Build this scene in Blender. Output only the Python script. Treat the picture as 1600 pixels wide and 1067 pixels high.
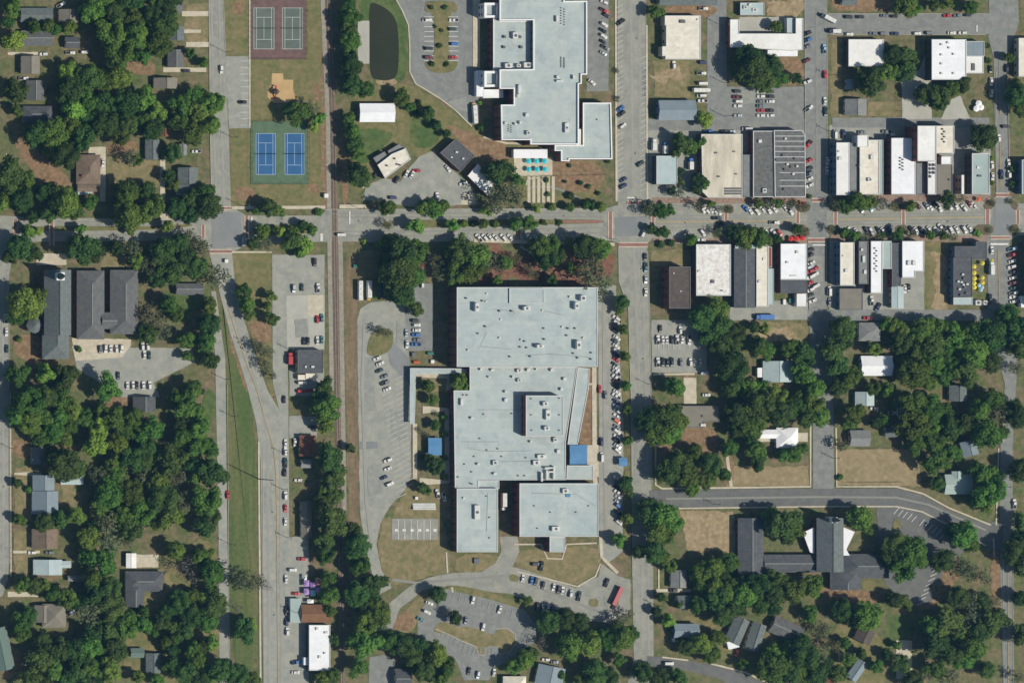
import bpy, math, random
import numpy as np
from mathutils import Vector, noise as mnoise
R = math.radians
scene = bpy.context.scene
for o in list(bpy.data.objects): bpy.data.objects.remove(o)
# ---------------------------------------------------------------- camera, sky, sun
S = 0.37                      # metres per photo pixel on the ground
H = 6600 * S                  # flying height of the survey plane
CX = (-1970 - 800) * S        # the plane passed west of the town, so walls facing west show
cam = bpy.data.cameras.new('camera'); camo = bpy.data.objects.new('camera', cam)
scene.collection.objects.link(camo); camo.location = (CX, 0, H)
cam.sensor_width = 36; cam.lens = 36 * H / (1600 * S); cam.shift_x = -CX / (1600 * S)
cam.clip_start = 10; cam.clip_end = 9000
scene.camera = camo
ELEV, AZ = R(50), R(115.6)
sunv = Vector((math.sin(AZ) * math.cos(ELEV), math.cos(AZ) * math.cos(ELEV), math.sin(ELEV)))
sl = bpy.data.lights.new('sun', 'SUN'); sl.energy = 3.75; sl.angle = R(0.53); sl.color = (1.0, 0.95, 0.87)
so = bpy.data.objects.new('sun', sl); scene.collection.objects.link(so)
so.rotation_euler = sunv.to_track_quat('Z', 'Y').to_euler(); so.location = (300, -200, 400)
w = bpy.data.worlds.new('World'); scene.world = w; w.use_nodes = True
nt = w.node_tree; bg = nt.nodes['Background']
sky = nt.nodes.new('ShaderNodeTexSky'); sky.sky_type = 'NISHITA'; sky.sun_disc = False
sky.sun_elevation = ELEV; sky.sun_rotation = AZ
nt.links.new(sky.outputs[0], bg.inputs[0]); bg.inputs[1].default_value = 0.068
vs = scene.view_settings; vs.view_transform = 'Standard'; vs.look = 'None'; vs.exposure = 0.1; vs.gamma = 1.0
vs.use_curve_mapping = False
scene.cycles.max_bounces = 4; scene.cycles.diffuse_bounces = 2; scene.cycles.filter_width = 1.55
rng = random.Random(7)
COL = scene.collection

def lin(c):
    return tuple((v / 255 / 12.92) if v / 255 <= 0.04045 else ((v / 255 + 0.055) / 1.055) ** 2.4 for v in c) + (1.0,)

def gp(u, v, z=0.0):
    """ground-plan point (metres) of what the survey camera sees at photo pixel u, v at height z"""
    x, y = (u - 800) * S, (533.5 - v) * S
    k = 1 - z / H
    return (CX + (x - CX) * k, y * k)

# ---------------------------------------------------------------- materials
MATS = {}
def mat(key, c1, c2=None, c3=None, scale=0.06, fine=1.2, amt=0.12, rough=0.9, spec=0.2, metal=0.0, coat=0.0, rnd=0.0, bump=0.0, contrast=0.12, streak=None, seams=None, cracks=0.0, stain=None):
    """procedural surface: up to three colours blended by broad noise, plus fine grain"""
    if key in MATS: return MATS[key]
    m = bpy.data.materials.new(key); MATS[key] = m; m.use_nodes = True
    n = m.node_tree.nodes; l = m.node_tree.links; b = n['Principled BSDF']
    b.inputs['Roughness'].default_value = rough; b.inputs['Metallic'].default_value = metal
    b.inputs['Specular IOR Level'].default_value = spec; b.inputs['Coat Weight'].default_value = coat
    geo = n.new('ShaderNodeNewGeometry')
    src = geo.outputs['Position']
    if streak:
        mp = n.new('ShaderNodeMapping'); mp.inputs['Scale'].default_value = streak
        l.new(src, mp.inputs[0]); srcs = mp.outputs[0]
    else: srcs = src
    def noise(sc, det, s=src):
        t = n.new('ShaderNodeTexNoise'); t.inputs['Scale'].default_value = sc; t.inputs['Detail'].default_value = det
        t.inputs['Roughness'].default_value = 0.62
        l.new(s, t.inputs['Vector']); return t.outputs['Fac']
    col = None
    def rgb(c):
        r = n.new('ShaderNodeRGB'); r.outputs[0].default_value = lin(c); return r.outputs[0]
    col = rgb(c1)
    for i, c in enumerate((c2, c3)):
        if c is None: continue
        f = noise(scale * (1 + 1.7 * i), 5, srcs)
        mr = n.new('ShaderNodeMapRange'); mr.inputs[1].default_value = 0.5 - contrast + 0.04 * i; mr.inputs[2].default_value = 0.5 + contrast + 0.04 * i
        l.new(f, mr.inputs[0])
        mx = n.new('ShaderNodeMix'); mx.data_type = 'RGBA'
        l.new(mr.outputs[0], mx.inputs[0]); l.new(col, mx.inputs[6]); l.new(rgb(c), mx.inputs[7]); col = mx.outputs[2]
    if amt > 0:
        f = noise(fine, 4)
        mr = n.new('ShaderNodeMapRange'); mr.inputs[1].default_value = 0.3; mr.inputs[2].default_value = 0.7
        mr.inputs[3].default_value = 1 - amt; mr.inputs[4].default_value = 1 + amt
        l.new(f, mr.inputs[0])
        mx = n.new('ShaderNodeMix'); mx.data_type = 'RGBA'; mx.blend_type = 'MULTIPLY'; mx.inputs[0].default_value = 1
        l.new(col, mx.inputs[6]); l.new(mr.outputs[0], mx.inputs[7]); col = mx.outputs[2]
    def mul(val):
        nonlocal col
        mx = n.new('ShaderNodeMix'); mx.data_type = 'RGBA'; mx.blend_type = 'MULTIPLY'; mx.inputs[0].default_value = 1
        l.new(col, mx.inputs[6]); l.new(val, mx.inputs[7]); col = mx.outputs[2]
    if seams:          # laid sheets: faint joints and slightly uneven sheets
        bt = n.new('ShaderNodeTexBrick'); bt.inputs['Scale'].default_value = 1; bt.inputs['Brick Width'].default_value = seams[0]; bt.inputs['Row Height'].default_value = seams[1]
        bt.inputs['Mortar Size'].default_value = seams[3] if len(seams) > 3 else .12; bt.inputs['Mortar Smooth'].default_value = .3
        bt.inputs['Color1'].default_value = (1, 1, 1, 1); k_ = 1 - seams[2] * .45; bt.inputs['Color2'].default_value = (k_, k_, k_, 1); k_ = 1 - seams[2]; bt.inputs['Mortar'].default_value = (k_, k_, k_, 1)
        l.new(src, bt.inputs['Vector']); mul(bt.outputs['Color'])
    if cracks:         # crack sealing
        vo = n.new('ShaderNodeTexVoronoi'); vo.feature = 'DISTANCE_TO_EDGE'; vo.inputs['Scale'].default_value = .11
        wv = n.new('ShaderNodeTexNoise'); wv.inputs['Scale'].default_value = .25; wv.inputs['Detail'].default_value = 3; l.new(src, wv.inputs['Vector'])
        av = n.new('ShaderNodeVectorMath'); av.operation = 'MULTIPLY_ADD'; av.inputs[1].default_value = (5, 5, 0); l.new(wv.outputs['Color'], av.inputs[0]); l.new(src, av.inputs[2]); l.new(av.outputs[0], vo.inputs['Vector'])
        mr = n.new('ShaderNodeMapRange'); mr.inputs[1].default_value = 0; mr.inputs[2].default_value = .028; mr.inputs[3].default_value = 1 - cracks; mr.inputs[4].default_value = 1; l.new(vo.outputs['Distance'], mr.inputs[0]); mul(mr.outputs[0])
    if stain:          # ponding, oil, soot: scattered darker marks
        for sc_, th_, st_ in stain:
            f = noise(sc_, 4); mr = n.new('ShaderNodeMapRange'); mr.inputs[1].default_value = th_; mr.inputs[2].default_value = th_ + .1; mr.inputs[3].default_value = 1; mr.inputs[4].default_value = 1 - st_
            l.new(f, mr.inputs[0]); mul(mr.outputs[0])
    if rnd > 0:
        oi = n.new('ShaderNodeObjectInfo'); hs = n.new('ShaderNodeHueSaturation')
        mr = n.new('ShaderNodeMapRange'); mr.inputs[3].default_value = 1 - rnd; mr.inputs[4].default_value = 1 + rnd
        l.new(oi.outputs['Random'], mr.inputs[0]); l.new(mr.outputs[0], hs.inputs['Value']); l.new(col, hs.inputs['Color']); col = hs.outputs[0]
    l.new(col, b.inputs['Base Color'])
    if bump > 0:
        bp = n.new('ShaderNodeBump'); bp.inputs['Strength'].default_value = bump; bp.inputs['Distance'].default_value = 0.3
        l.new(noise(fine * 2, 3), bp.inputs['Height']); l.new(bp.outputs[0], b.inputs['Normal'])
    return m

def leafmat(key, c1, c2, transl=0.36):
    m = bpy.data.materials.new(key); MATS[key] = m; m.use_nodes = True
    n = m.node_tree.nodes; l = m.node_tree.links; b = n['Principled BSDF']
    b.inputs['Roughness'].default_value = 0.75; b.inputs['Specular IOR Level'].default_value = 0.15
    at = n.new('ShaderNodeAttribute'); at.attribute_name = 'tint'
    oi = n.new('ShaderNodeObjectInfo')
    ra = n.new('ShaderNodeRGB'); ra.outputs[0].default_value = lin(c1); rb = n.new('ShaderNodeRGB'); rb.outputs[0].default_value = lin(c2)
    mx = n.new('ShaderNodeMix'); mx.data_type = 'RGBA'; l.new(at.outputs['Fac'], mx.inputs[0]); l.new(ra.outputs[0], mx.inputs[6]); l.new(rb.outputs[0], mx.inputs[7])
    hs = n.new('ShaderNodeHueSaturation')
    mr = n.new('ShaderNodeMapRange'); mr.inputs[3].default_value = 0.72; mr.inputs[4].default_value = 1.45
    l.new(oi.outputs['Random'], mr.inputs[0]); l.new(mr.outputs[0], hs.inputs['Value'])
    m2 = n.new('ShaderNodeMath'); m2.operation = 'MULTIPLY'; m2.inputs[1].default_value = 7.31; l.new(oi.outputs['Random'], m2.inputs[0])
    fr = n.new('ShaderNodeMath'); fr.operation = 'FRACT'; l.new(m2.outputs[0], fr.inputs[0])
    mh = n.new('ShaderNodeMapRange'); mh.inputs[3].default_value = 0.462; mh.inputs[4].default_value = 0.522; l.new(fr.outputs[0], mh.inputs[0])
    l.new(mh.outputs[0], hs.inputs['Hue'])
    l.new(mx.outputs[2], hs.inputs['Color']); l.new(hs.outputs[0], b.inputs['Base Color'])
    tr = n.new('ShaderNodeBsdfTranslucent'); l.new(hs.outputs[0], tr.inputs[0])
    ms = n.new('ShaderNodeMixShader'); ms.inputs[0].default_value = transl
    l.new(b.outputs[0], ms.inputs[1]); l.new(tr.outputs[0], ms.inputs[2]); l.new(ms.outputs[0], n['Material Output'].inputs[0])
    return m

# ---------------------------------------------------------------- builders
def link(name, data, parent=None, loc=None, rz=0.0, **props):
    o = bpy.data.objects.new(name, data); COL.objects.link(o)
    if loc is not None: o.location = loc
    if rz: o.rotation_euler = (0, 0, rz)
    if parent is not None: o.parent = parent
    for k, v in props.items():
        if v is not None: o[k] = v
    return o

def mesh(name, verts, faces, mats, idx=None, smooth=False):
    me = bpy.data.meshes.new(name); me.from_pydata([tuple(v) for v in verts], [], faces)
    for m in (mats if isinstance(mats, (list, tuple)) else [mats]): me.materials.append(m)
    if idx is not None: me.polygons.foreach_set('material_index', idx)
    if smooth: me.polygons.foreach_set('use_smooth', [True] * len(me.polygons))
    me.update(); return me

class MB:
    def __init__(self): self.v = []; self.f = []; self.i = []
    def box(self, x0, y0, z0, x1, y1, z1, mi=0, taper=0.0, bottom=True):
        n = len(self.v); t = taper
        self.v += [(x0, y0, z0), (x1, y0, z0), (x1, y1, z0), (x0, y1, z0), (x0 + t, y0 + t, z1), (x1 - t, y0 + t, z1), (x1 - t, y1 - t, z1), (x0 + t, y1 - t, z1)]
        fs = [(4, 5, 6, 7), (0, 1, 5, 4), (1, 2, 6, 5), (2, 3, 7, 6), (3, 0, 4, 7)]
        if bottom: fs.append((3, 2, 1, 0))
        self.f += [tuple(n + k for k in f) for f in fs]; self.i += [mi] * len(fs); return self
    def quad(self, a, b, c, d, mi=0):
        n = len(self.v); self.v += [a, b, c, d]; self.f.append((n, n + 1, n + 2, n + 3)); self.i.append(mi); return self
    def tube(self, pts, rads, seg=6, mi=0):
        n0 = len(self.v)
        for p, r in zip(pts, rads):
            for k in range(seg):
                a = 2 * math.pi * k / seg
                self.v.append((p[0] + r * math.cos(a), p[1] + r * math.sin(a), p[2]))
        for s in range(len(pts) - 1):
            for k in range(seg):
                k2 = (k + 1) % seg
                self.f.append((n0 + s * seg + k, n0 + s * seg + k2, n0 + (s + 1) * seg + k2, n0 + (s + 1) * seg + k)); self.i.append(mi)
        self.f.append(tuple(n0 + (len(pts) - 1) * seg + k for k in range(seg))); self.i.append(mi); return self
    def build(self, name, mats, smooth=False): return mesh(name, self.v, self.f, mats, self.i, smooth)

def area2(p): return sum(p[i][0] * p[(i + 1) % len(p)][1] - p[(i + 1) % len(p)][0] * p[i][1] for i in range(len(p)))
def ccw(p): return list(p) if area2(p) > 0 else list(reversed(p))
def inset(p, d):
    """shrink a counter-clockwise polygon by d (mitred)"""
    n = len(p); out = []
    for i in range(n):
        a, b, c = Vector(p[i - 1]), Vector(p[i]), Vector(p[(i + 1) % n])
        e1 = (b - a).normalized(); e2 = (c - b).normalized()
        n1 = Vector((-e1.y, e1.x)); n2 = Vector((-e2.y, e2.x))
        k = 1 + n1.dot(n2)
        mvec = (n1 + n2) / max(k, 0.25)
        out.append((b.x + mvec.x * d, b.y + mvec.y * d))
    return out
def inside(p, x, y):
    r = False; n = len(p); j = n - 1
    for i in range(n):
        xi, yi = p[i]; xj, yj = p[j]
        if (yi > y) != (yj > y) and x < (xj - xi) * (y - yi) / (yj - yi) + xi: r = not r
        j = i
    return r
def edge_dist(p, x, y):
    best = 1e9; n = len(p)
    for i in range(n):
        ax, ay = p[i]; bx, by = p[(i + 1) % n]; dx, dy = bx - ax, by - ay
        t = max(0, min(1, ((x - ax) * dx + (y - ay) * dy) / (dx * dx + dy * dy + 1e-9)))
        best = min(best, math.hypot(x - ax - t * dx, y - ay - t * dy))
    return best

def smooth_poly(p, it=2):
    for _ in range(it):
        q = []
        for i in range(len(p)):
            a, b = p[i], p[(i + 1) % len(p)]
            q += [(a[0] * .75 + b[0] * .25, a[1] * .75 + b[1] * .25), (a[0] * .25 + b[0] * .75, a[1] * .25 + b[1] * .75)]
        p = q
    return p
ZL = {}
def sheet(name, poly, m, layer, rag=0.0, soft=0, label=None, cat=None, kind='structure', parent=None):
    """a flat sheet of ground traced in photo pixels; each lies a few mm above the one below"""
    if len(poly) == 4 and all(isinstance(q, (int, float)) for q in poly):
        x0, y0, x1, y1 = poly; poly = [(x0, y0), (x1, y0), (x1, y1), (x0, y1)]
    if soft: poly = smooth_poly(poly, soft)
    pts = ccw([gp(*p) for p in poly])
    if rag > 0:
        q = []
        for i in range(len(pts)):
            a, b = Vector(pts[i]), Vector(pts[(i + 1) % len(pts)]); n = max(1, int((b - a).length / 1.4))
            t = (b - a).normalized() if (b - a).length > 0 else Vector((1, 0)); nn = Vector((-t.y, t.x))
            for k in range(n):
                c = a + (b - a) * (k / n)
                c = c + nn * rag * (2.2 * mnoise.noise((c.x * .13, c.y * .13, 7)) + 1.2 * mnoise.noise((c.x * .4, c.y * .4, 3)) + .5 * rng.uniform(-1, 1))
                q.append((c.x, c.y))
        pts = q
    z = ZL.get(layer, layer); ZL[layer] = z + 0.0015
    zz = z
    me = mesh(name, [(x, y, zz) for x, y in pts], [tuple(range(len(pts)))], m)
    return link(name, me, parent, kind=None if (parent is not None or kind is None) else kind, label=label, category=cat)
def strip_pts(pts, wd):
    P = [Vector(p) for p in pts]; L = []; Rr = []
    for i, p in enumerate(P):
        d = (P[min(i + 1, len(P) - 1)] - P[max(i - 1, 0)]).normalized(); n = Vector((-d.y, d.x)) * wd / 2
        L.append(p + n); Rr.append(p - n)
    return L, Rr
def strip(name, pts, wpx, m, layer, thick=0.0, parent=None, kind='structure'):
    """a ribbon (pavement, kerb, painted line) along photo pixels"""
    L, Rr = strip_pts([gp(*p) for p in pts], wpx * S)
    z = ZL.get(layer, layer); ZL[layer] = z + 0.0015
    n = len(L); v = [(p.x, p.y, z) for p in L] + [(p.x, p.y, z) for p in Rr]
    f = [(i, n + i, n + i + 1, i + 1) for i in range(n - 1)]
    if thick:
        b = len(v); v += [(p.x, p.y, z - thick) for p in L] + [(p.x, p.y, z - thick) for p in Rr]
        for i in range(n - 1):
            f += [(i + 1, b + i + 1, b + i, i), (n + i, b + n + i, b + n + i + 1, n + i + 1)]
        f += [(0, b, b + n, n), (n - 1, 2 * n - 1, b + 2 * n - 1, b + n - 1)]
    return link(name, mesh(name, v, f, m), parent, kind=None if parent is not None else kind)
def empty(name, x, y, label, cat, group=None, rz=0.0, z=0.0):
    return link(name, None, None, (x, y, z), rz, label=label, category=cat, group=group)
LAND = []      # short names of landmarks, used to say where trees stand
# ---------------------------------------------------------------- surface materials
mat('ground', (106, 106, 72), (124, 108, 84), (86, 99, 56), scale=0.05, fine=0.35, amt=0.3, contrast=0.12)
mat('dry_grass', (128, 118, 84), (145, 129, 96), (112, 110, 72), scale=0.09, fine=0.4, amt=0.16)
mat('olive_grass', (116, 112, 72), (132, 120, 84), (101, 106, 64), scale=0.08, fine=0.4, amt=0.17)
mat('green_grass', (80, 102, 54), (102, 110, 66), (72, 92, 48), scale=0.09, fine=0.4, amt=0.18)
mat('tan_soil', (154, 136, 104), (140, 122, 90), (166, 149, 116), scale=0.14, fine=0.45, amt=0.17, contrast=.09)
mat('brown_soil', (134, 108, 82), (120, 100, 72), (146, 122, 94), scale=0.14, fine=0.45, amt=0.22, contrast=.09)
mat('tan_grass', (146, 130, 98), (132, 120, 86), (156, 140, 108), scale=0.1, fine=0.4, amt=0.16)
mat('mulch', (118, 100, 80), (104, 92, 72), (92, 94, 64), scale=0.25, fine=0.7, amt=0.2)
mat('pine_straw', (128, 88, 68), (106, 76, 62), (138, 104, 84), scale=0.12, fine=1.2, amt=0.2)
mat('sand', (196, 166, 118), (184, 152, 106), scale=0.1, fine=1.0, amt=0.06)
mat('asphalt_old', (146, 146, 134), (138, 139, 129), (158, 156, 142), scale=0.06, fine=0.2, amt=0.06, cracks=.14, stain=[(.45, .6, .12)])
mat('asphalt_mid', (131, 133, 127), (124, 126, 121), (139, 140, 132), scale=0.09, fine=0.3, amt=0.09, cracks=.14, stain=[(.45, .6, .14)])
mat('asphalt_dark', (108, 109, 105), (101, 103, 100), (115, 115, 109), scale=0.09, fine=0.3, amt=0.07, cracks=.08)
mat('gravel_lot', (152, 153, 142), (143, 146, 136), (163, 160, 146), scale=0.07, fine=0.22, amt=0.07, cracks=.1, stain=[(.5, .6, .15)])
mat('patch', (136, 138, 134), (126, 129, 127), scale=0.08, fine=0.8, amt=0.06)
mat('worn_lane', (156, 155, 143), (148, 148, 138), scale=0.12, fine=0.8, amt=0.05)
mat('concrete', (192, 182, 158), (180, 171, 150), (202, 192, 168), scale=0.12, fine=1.0, amt=0.06)
mat('lot_patch', (140, 142, 133), (149, 150, 140), scale=.2, fine=.4, amt=.08, cracks=.12)
mat('concrete_cool', (178, 176, 162), (168, 166, 154), scale=0.12, fine=1.0, amt=0.07)
mat('brick_paving', (152, 112, 102), (142, 104, 95), scale=0.3, fine=1.5, amt=0.12)
mat('tyre_track', (134, 134, 125), (142, 142, 131), scale=.3, fine=.6, amt=.05, streak=(.15, 1, 1))
mat('pavers_brown', (146, 122, 106), (132, 112, 98), (156, 136, 118), scale=0.25, fine=0.8, amt=0.14)
mat('paint_white', (226, 224, 214), (204, 202, 194), scale=0.6, fine=1.4, amt=0.06)
mat('paint_dim', (164, 164, 155), (150, 150, 142), scale=.5, fine=1.4, amt=.08)
mat('paint_faded', (202, 202, 192), (186, 186, 178), scale=0.5, fine=1.4, amt=0.08)
mat('paint_yellow', (196, 164, 92), (180, 154, 98), scale=0.4, fine=1.4, amt=0.08)
mat('ballast', (126, 112, 96), (110, 96, 82), (138, 124, 106), scale=0.2, fine=1.6, amt=0.14)
mat('ties', (106, 86, 70), (92, 76, 64), scale=0.5, fine=2, amt=0.15)
mat('rail_steel', (158, 146, 134), scale=1, amt=0.08, rough=0.5, metal=0.4)
mat('court_red', (112, 90, 84), (122, 96, 88), (102, 85, 81), scale=0.12, fine=0.4, amt=0.1, stain=[(.3, .58, .1)])
mat('court_grey', (102, 111, 101), (95, 104, 96), scale=0.12, fine=0.4, amt=0.08, stain=[(.4, .6, .08)])
mat('court_green', (92, 114, 88), (85, 108, 84), (100, 118, 92), scale=0.12, fine=0.4, amt=0.08, stain=[(.4, .6, .08)])
mat('court_blue', (60, 102, 142), (54, 95, 136), scale=0.2, fine=0.4, amt=0.07, stain=[(.5, .6, .06)])
pm = mat('pond_water', (52, 54, 36), (46, 50, 34), scale=0.05, amt=0.04, rough=0.2, spec=0.25, bump=0.02)
mat('service_gravel', (150, 144, 130), (138, 132, 118), (160, 152, 136), scale=0.15, fine=0.5, amt=0.12)
mat('rail_dirt', (124, 104, 80), (136, 118, 94), (106, 98, 70), scale=0.12, fine=0.5, amt=0.18, streak=(1, .3, 1))
mat('verge_grass', (78, 98, 52), (112, 110, 72), (90, 102, 58), scale=0.16, fine=0.5, amt=0.2, streak=(1, .07, 1), contrast=.1)
# ---------------------------------------------------------------- ground
G = link('ground', mesh('ground', [(-800, -700, 0), (800, -700, 0), (800, 700, 0), (-800, 700, 0)], [(0, 1, 2, 3)], MATS['ground']), kind='structure')
A, B_, C_, D_, E_, F_ = 0.02, 0.10, 0.18, 0.30, 0.42, 0.52     # layers: yards, lots, roads, pavements, markings
def yard(mk, *polys, rag=0.5, soft=2):
    nm = {'green_grass': 'lawn', 'olive_grass': 'lawn', 'dry_grass': 'lawn', 'tan_soil': 'bare_soil', 'brown_soil': 'bare_soil', 'pine_straw': 'pine_straw_bed', 'sand': 'sand_pit', 'verge_grass': 'lawn', 'rail_dirt': 'bare_soil', 'tan_grass': 'lawn'}[mk]
    for p in polys: sheet(nm, p, MATS[mk], A, rag=rag, soft=soft)
rect = lambda x0, y0, x1, y1: [(x0, y0), (x1, y0), (x1, y1), (x0, y1)]
yard('olive_grass', rect(350, -10, 388, 88), rect(361, 200, 391, 322), rect(392, 93, 507, 190), rect(480, 190, 508, 322), rect(391, 288, 507, 322), rect(479, -10, 507, 95), soft=0)
yard('brown_soil', [(365, 290), (395, 292), (402, 312), (370, 318)], [(480, 285), (500, 288), (500, 305), (482, 300)], [(488, 130), (500, 132), (502, 160), (488, 158)], [(362, 5), (380, 0), (384, 22), (364, 24)])
yard('olive_grass', [(540, 150), (600, 128), (640, 130), (700, 170), (740, 200), (770, 215), (800, 222), (945, 250), (948, 316), (800, 318), (740, 290), (700, 240), (690, 240), (650, 245), (600, 240), (570, 300), (545, 300)])
yard('green_grass', [(572, -8), (618, -8), (632, 20), (637, 60), (638, 105), (630, 128), (618, 128), (575, 126), (560, 10)], [(540, 205), (590, 200), (620, 210), (600, 228), (570, 260), (550, 250)], [(640, 180), (668, 190), (690, 205), (680, 232), (640, 235)])
yard('brown_soil', [(850, 252), (940, 252), (945, 300), (870, 300)], [(690, 190), (745, 212), (800, 228), (798, 258), (745, 250), (720, 222)])
yard('tan_soil', [(585, 122), (620, 122), (622, 134), (588, 134)], rag=.4)
yard('verge_grass', [(344, 455), (350, 470), (362, 530), (385, 600), (397, 660), (402, 760), (402, 1075), (360, 1075), (356, 620), (350, 540)], soft=1)
yard('olive_grass', [(362, 395), (425, 395), (426, 600), (436, 640), (428, 632), (404, 560), (385, 500), (366, 450)], rect(1443, 378, 1482, 484), soft=0)
yard('dry_grass', [(600, 808), (690, 806), (700, 850), (703, 893), (670, 900), (640, 910), (606, 916), (597, 890), (590, 850)], [(640, 750), (708, 750), (708, 812), (612, 812), (622, 785)], soft=0)
yard('brown_soil', [(346, 452), (352, 452), (362, 520), (378, 570), (390, 612), (382, 612), (362, 545), (350, 490)], [(386, 500), (424, 505), (425, 540), (396, 532)], [(500, 60), (512, 60), (514, 330), (503, 330)], [(529, 200), (540, 200), (546, 320), (534, 320)])
yard('rail_dirt', [(541, 400), (558, 400), (560, 700), (562, 830), (545, 830), (540, 600)], soft=0)
yard('dry_grass', rect(562, 392, 600, 434), [(640, 590), (705, 590), (705, 612), (640, 612)], soft=0)
yard('pine_straw', [(640, 374), (660, 378), (668, 440), (650, 450), (636, 420)], [(700, 378), (800, 382), (812, 440), (700, 448)], [(800, 388), (960, 385), (960, 446), (800, 447)], rag=1)
yard('brown_soil', [(908, 575), (930, 578), (930, 640), (926, 694), (904, 694), (912, 640)], [(760, 840), (800, 838), (815, 850), (790, 858)], soft=0)
yard('dry_grass', [(800, 862), (855, 855), (935, 852), (938, 880), (928, 902), (902, 916), (860, 902), (812, 893)], [(712, 865), (782, 865), (775, 880), (752, 893), (712, 896)], soft=1)
yard('tan_grass', [(1130, 728), (1262, 728), (1266, 760), (1135, 760)], [(1306, 702), (1420, 700), (1436, 726), (1440, 760), (1308, 758)], soft=0)
yard('tan_soil', [(1062, 797), (1145, 797), (1150, 862), (1075, 860)], soft=0, rag=.8)
ISLANDS = [[(676, 985), (684, 972), (700, 972), (715, 978), (740, 980), (756, 986), (772, 992), (776, 982), (792, 982), (804, 990), (805, 1004), (796, 1016), (782, 1020), (780, 1010), (760, 1008), (756, 1022), (748, 1022), (744, 1008), (720, 1000), (698, 990), (684, 988)]]
yard('dry_grass', [(620, 965), (648, 940), (665, 925), (668, 945), (652, 970), (640, 990), (612, 980)], soft=1)
yard('brown_soil', [(614, 966), (640, 948), (648, 970), (640, 985), (615, 982)], soft=1)
yard('brown_soil', [(48, 215), (60, 240), (90, 260), (112, 282), (112, 300), (70, 295), (52, 270), (30, 240), (20, 218)], [(110, 285), (160, 285), (168, 315), (130, 318)], [(165, 222), (215, 218), (218, 240), (170, 245)], [(165, 100), (240, 92), (245, 118), (215, 118)], [(15, 685), (45, 688), (48, 715), (20, 715)], [(90, 690), (120, 695), (122, 705), (95, 705)], [(150, 625), (205, 615), (205, 635), (160, 640)], [(85, 545), (60, 525), (22, 522), (20, 555), (60, 570)])
yard('dry_grass', [(165, 245), (250, 250), (255, 290), (235, 300), (170, 290)], [(165, 395), (195, 400), (200, 416), (155, 416)], rect(290, 6, 326, 68), [(22, 730), (50, 730), (50, 815), (22, 812)], rect(96, 757, 120, 798), [(215, 890), (295, 895), (290, 935), (250, 950), (228, 950), (228, 928), (256, 920), (256, 892)], rect(22, 830, 48, 915), soft=0)
yard('green_grass', [(255, 455), (285, 450), (318, 470), (318, 485), (270, 488), (250, 475)], [(190, 985), (240, 965), (300, 985), (300, 1000), (240, 1000), (225, 1050), (190, 1045)], [(300, 840), (335, 840), (335, 880), (300, 880)], [(318, 610), (338, 610), (336, 660), (316, 660)], [(1385, 955), (1428, 965), (1428, 995), (1405, 1015), (1375, 1010), (1385, 985)])
yard('dry_grass', [(1018, 392), (1046, 390), (1078, 392), (1078, 418), (1018, 414)], rect(1175, 502, 1262, 530), rect(1021, 96, 1078, 152), rect(1298, 62, 1316, 184), rect(1355, 160, 1406, 182), soft=0)
yard('tan_soil', [(1012, 115), (1040, 112), (1062, 104), (1066, 122), (1040, 128), (1014, 130)], [(1178, 515), (1240, 518), (1255, 534), (1200, 532)], [(1196, 0), (1256, -4), (1256, 27), (1198, 27)], [(1455, 395), (1475, 400), (1476, 484), (1458, 484)], rag=1.4, soft=0)
yard('brown_soil', rect(1036, 8, 1120, 25), rect(1210, 88, 1256, 134), rect(1300, -8, 1395, 20), [(1028, 650), (1122, 665), (1124, 715), (1070, 712), (1030, 760), (1026, 690)], rect(1064, 582, 1085, 630), [(1136, 690), (1150, 730), (1140, 760), (1125, 755)], [(1180, 600), (1260, 600), (1260, 620), (1190, 622)], [(1495, 865), (1470, 885), (1450, 935), (1425, 955), (1460, 950), (1505, 900)], [(1550, 855), (1566, 870), (1568, 980), (1555, 960), (1545, 900)], [(1260, 908), (1380, 925), (1375, 945), (1300, 938)], [(0, 1020), (20, 1005), (38, 1025), (30, 1055), (0, 1060)], rag=.6)
yard('olive_grass', [(258, 945), (345, 935), (342, 1070), (190, 1070), (195, 955)], [(280, 850), (340, 840), (342, 930), (300, 940), (258, 900)], [(1300, 960), (1380, 985), (1400, 1075), (1280, 1075)], [(1060, 955), (1140, 965), (1260, 1000), (1240, 1040), (1150, 1040), (1060, 1020)], rag=1.2)
yard('olive_grass', [(1345, 905), (1365, 905), (1378, 930), (1345, 920)], [(196, 930), (228, 930), (252, 948), (200, 952)], rect(1552, 640, 1566, 690), rect(1556, 780, 1566, 850))
# paved yards of the shopping blocks
def lot(mk, *polys, name='parking_lot', rag=0.15, soft=0):
    return [sheet(name, p, MATS[mk], B_, rag=rag, soft=soft) for p in polys]
lot('gravel_lot', rect(1013, 192, 1262, 320), rect(1296, 196, 1548, 322), rect(1140, 470, 1262, 500), rect(1296, 374, 1444, 492), name='paved_yard')
lot('pavers_brown', rect(1018, 309, 1262, 318), rect(1298, 305, 1548, 315), rect(1298, 367, 1548, 377), rect(1020, 372, 1262, 381), name='brick_sidewalk')
LOT_NORTH = lot('asphalt_mid', [(611, -10), (628, 18), (637, 40), (640, 70), (640, 110), (648, 130), (668, 142), (690, 155), (712, 172), (735, 197), (748, 190), (750, 108), (739, -10)])[0]
lot('asphalt_mid', rect(917, -10, 951, 143), rect(1105, -10, 1135, 195), rect(1133, 136, 1256, 192), rect(1300, 184, 1545, 200), rect(1012, 186, 1260, 204))
lot('concrete_cool', [(1408, 120), (1436, 110), (1455, 60), (1456, 186), (1410, 187)], [(1482, 158), (1500, 150), (1516, 186), (1470, 187)], rect(1155, 27, 1243, 53), name='paved_yard')
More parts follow.
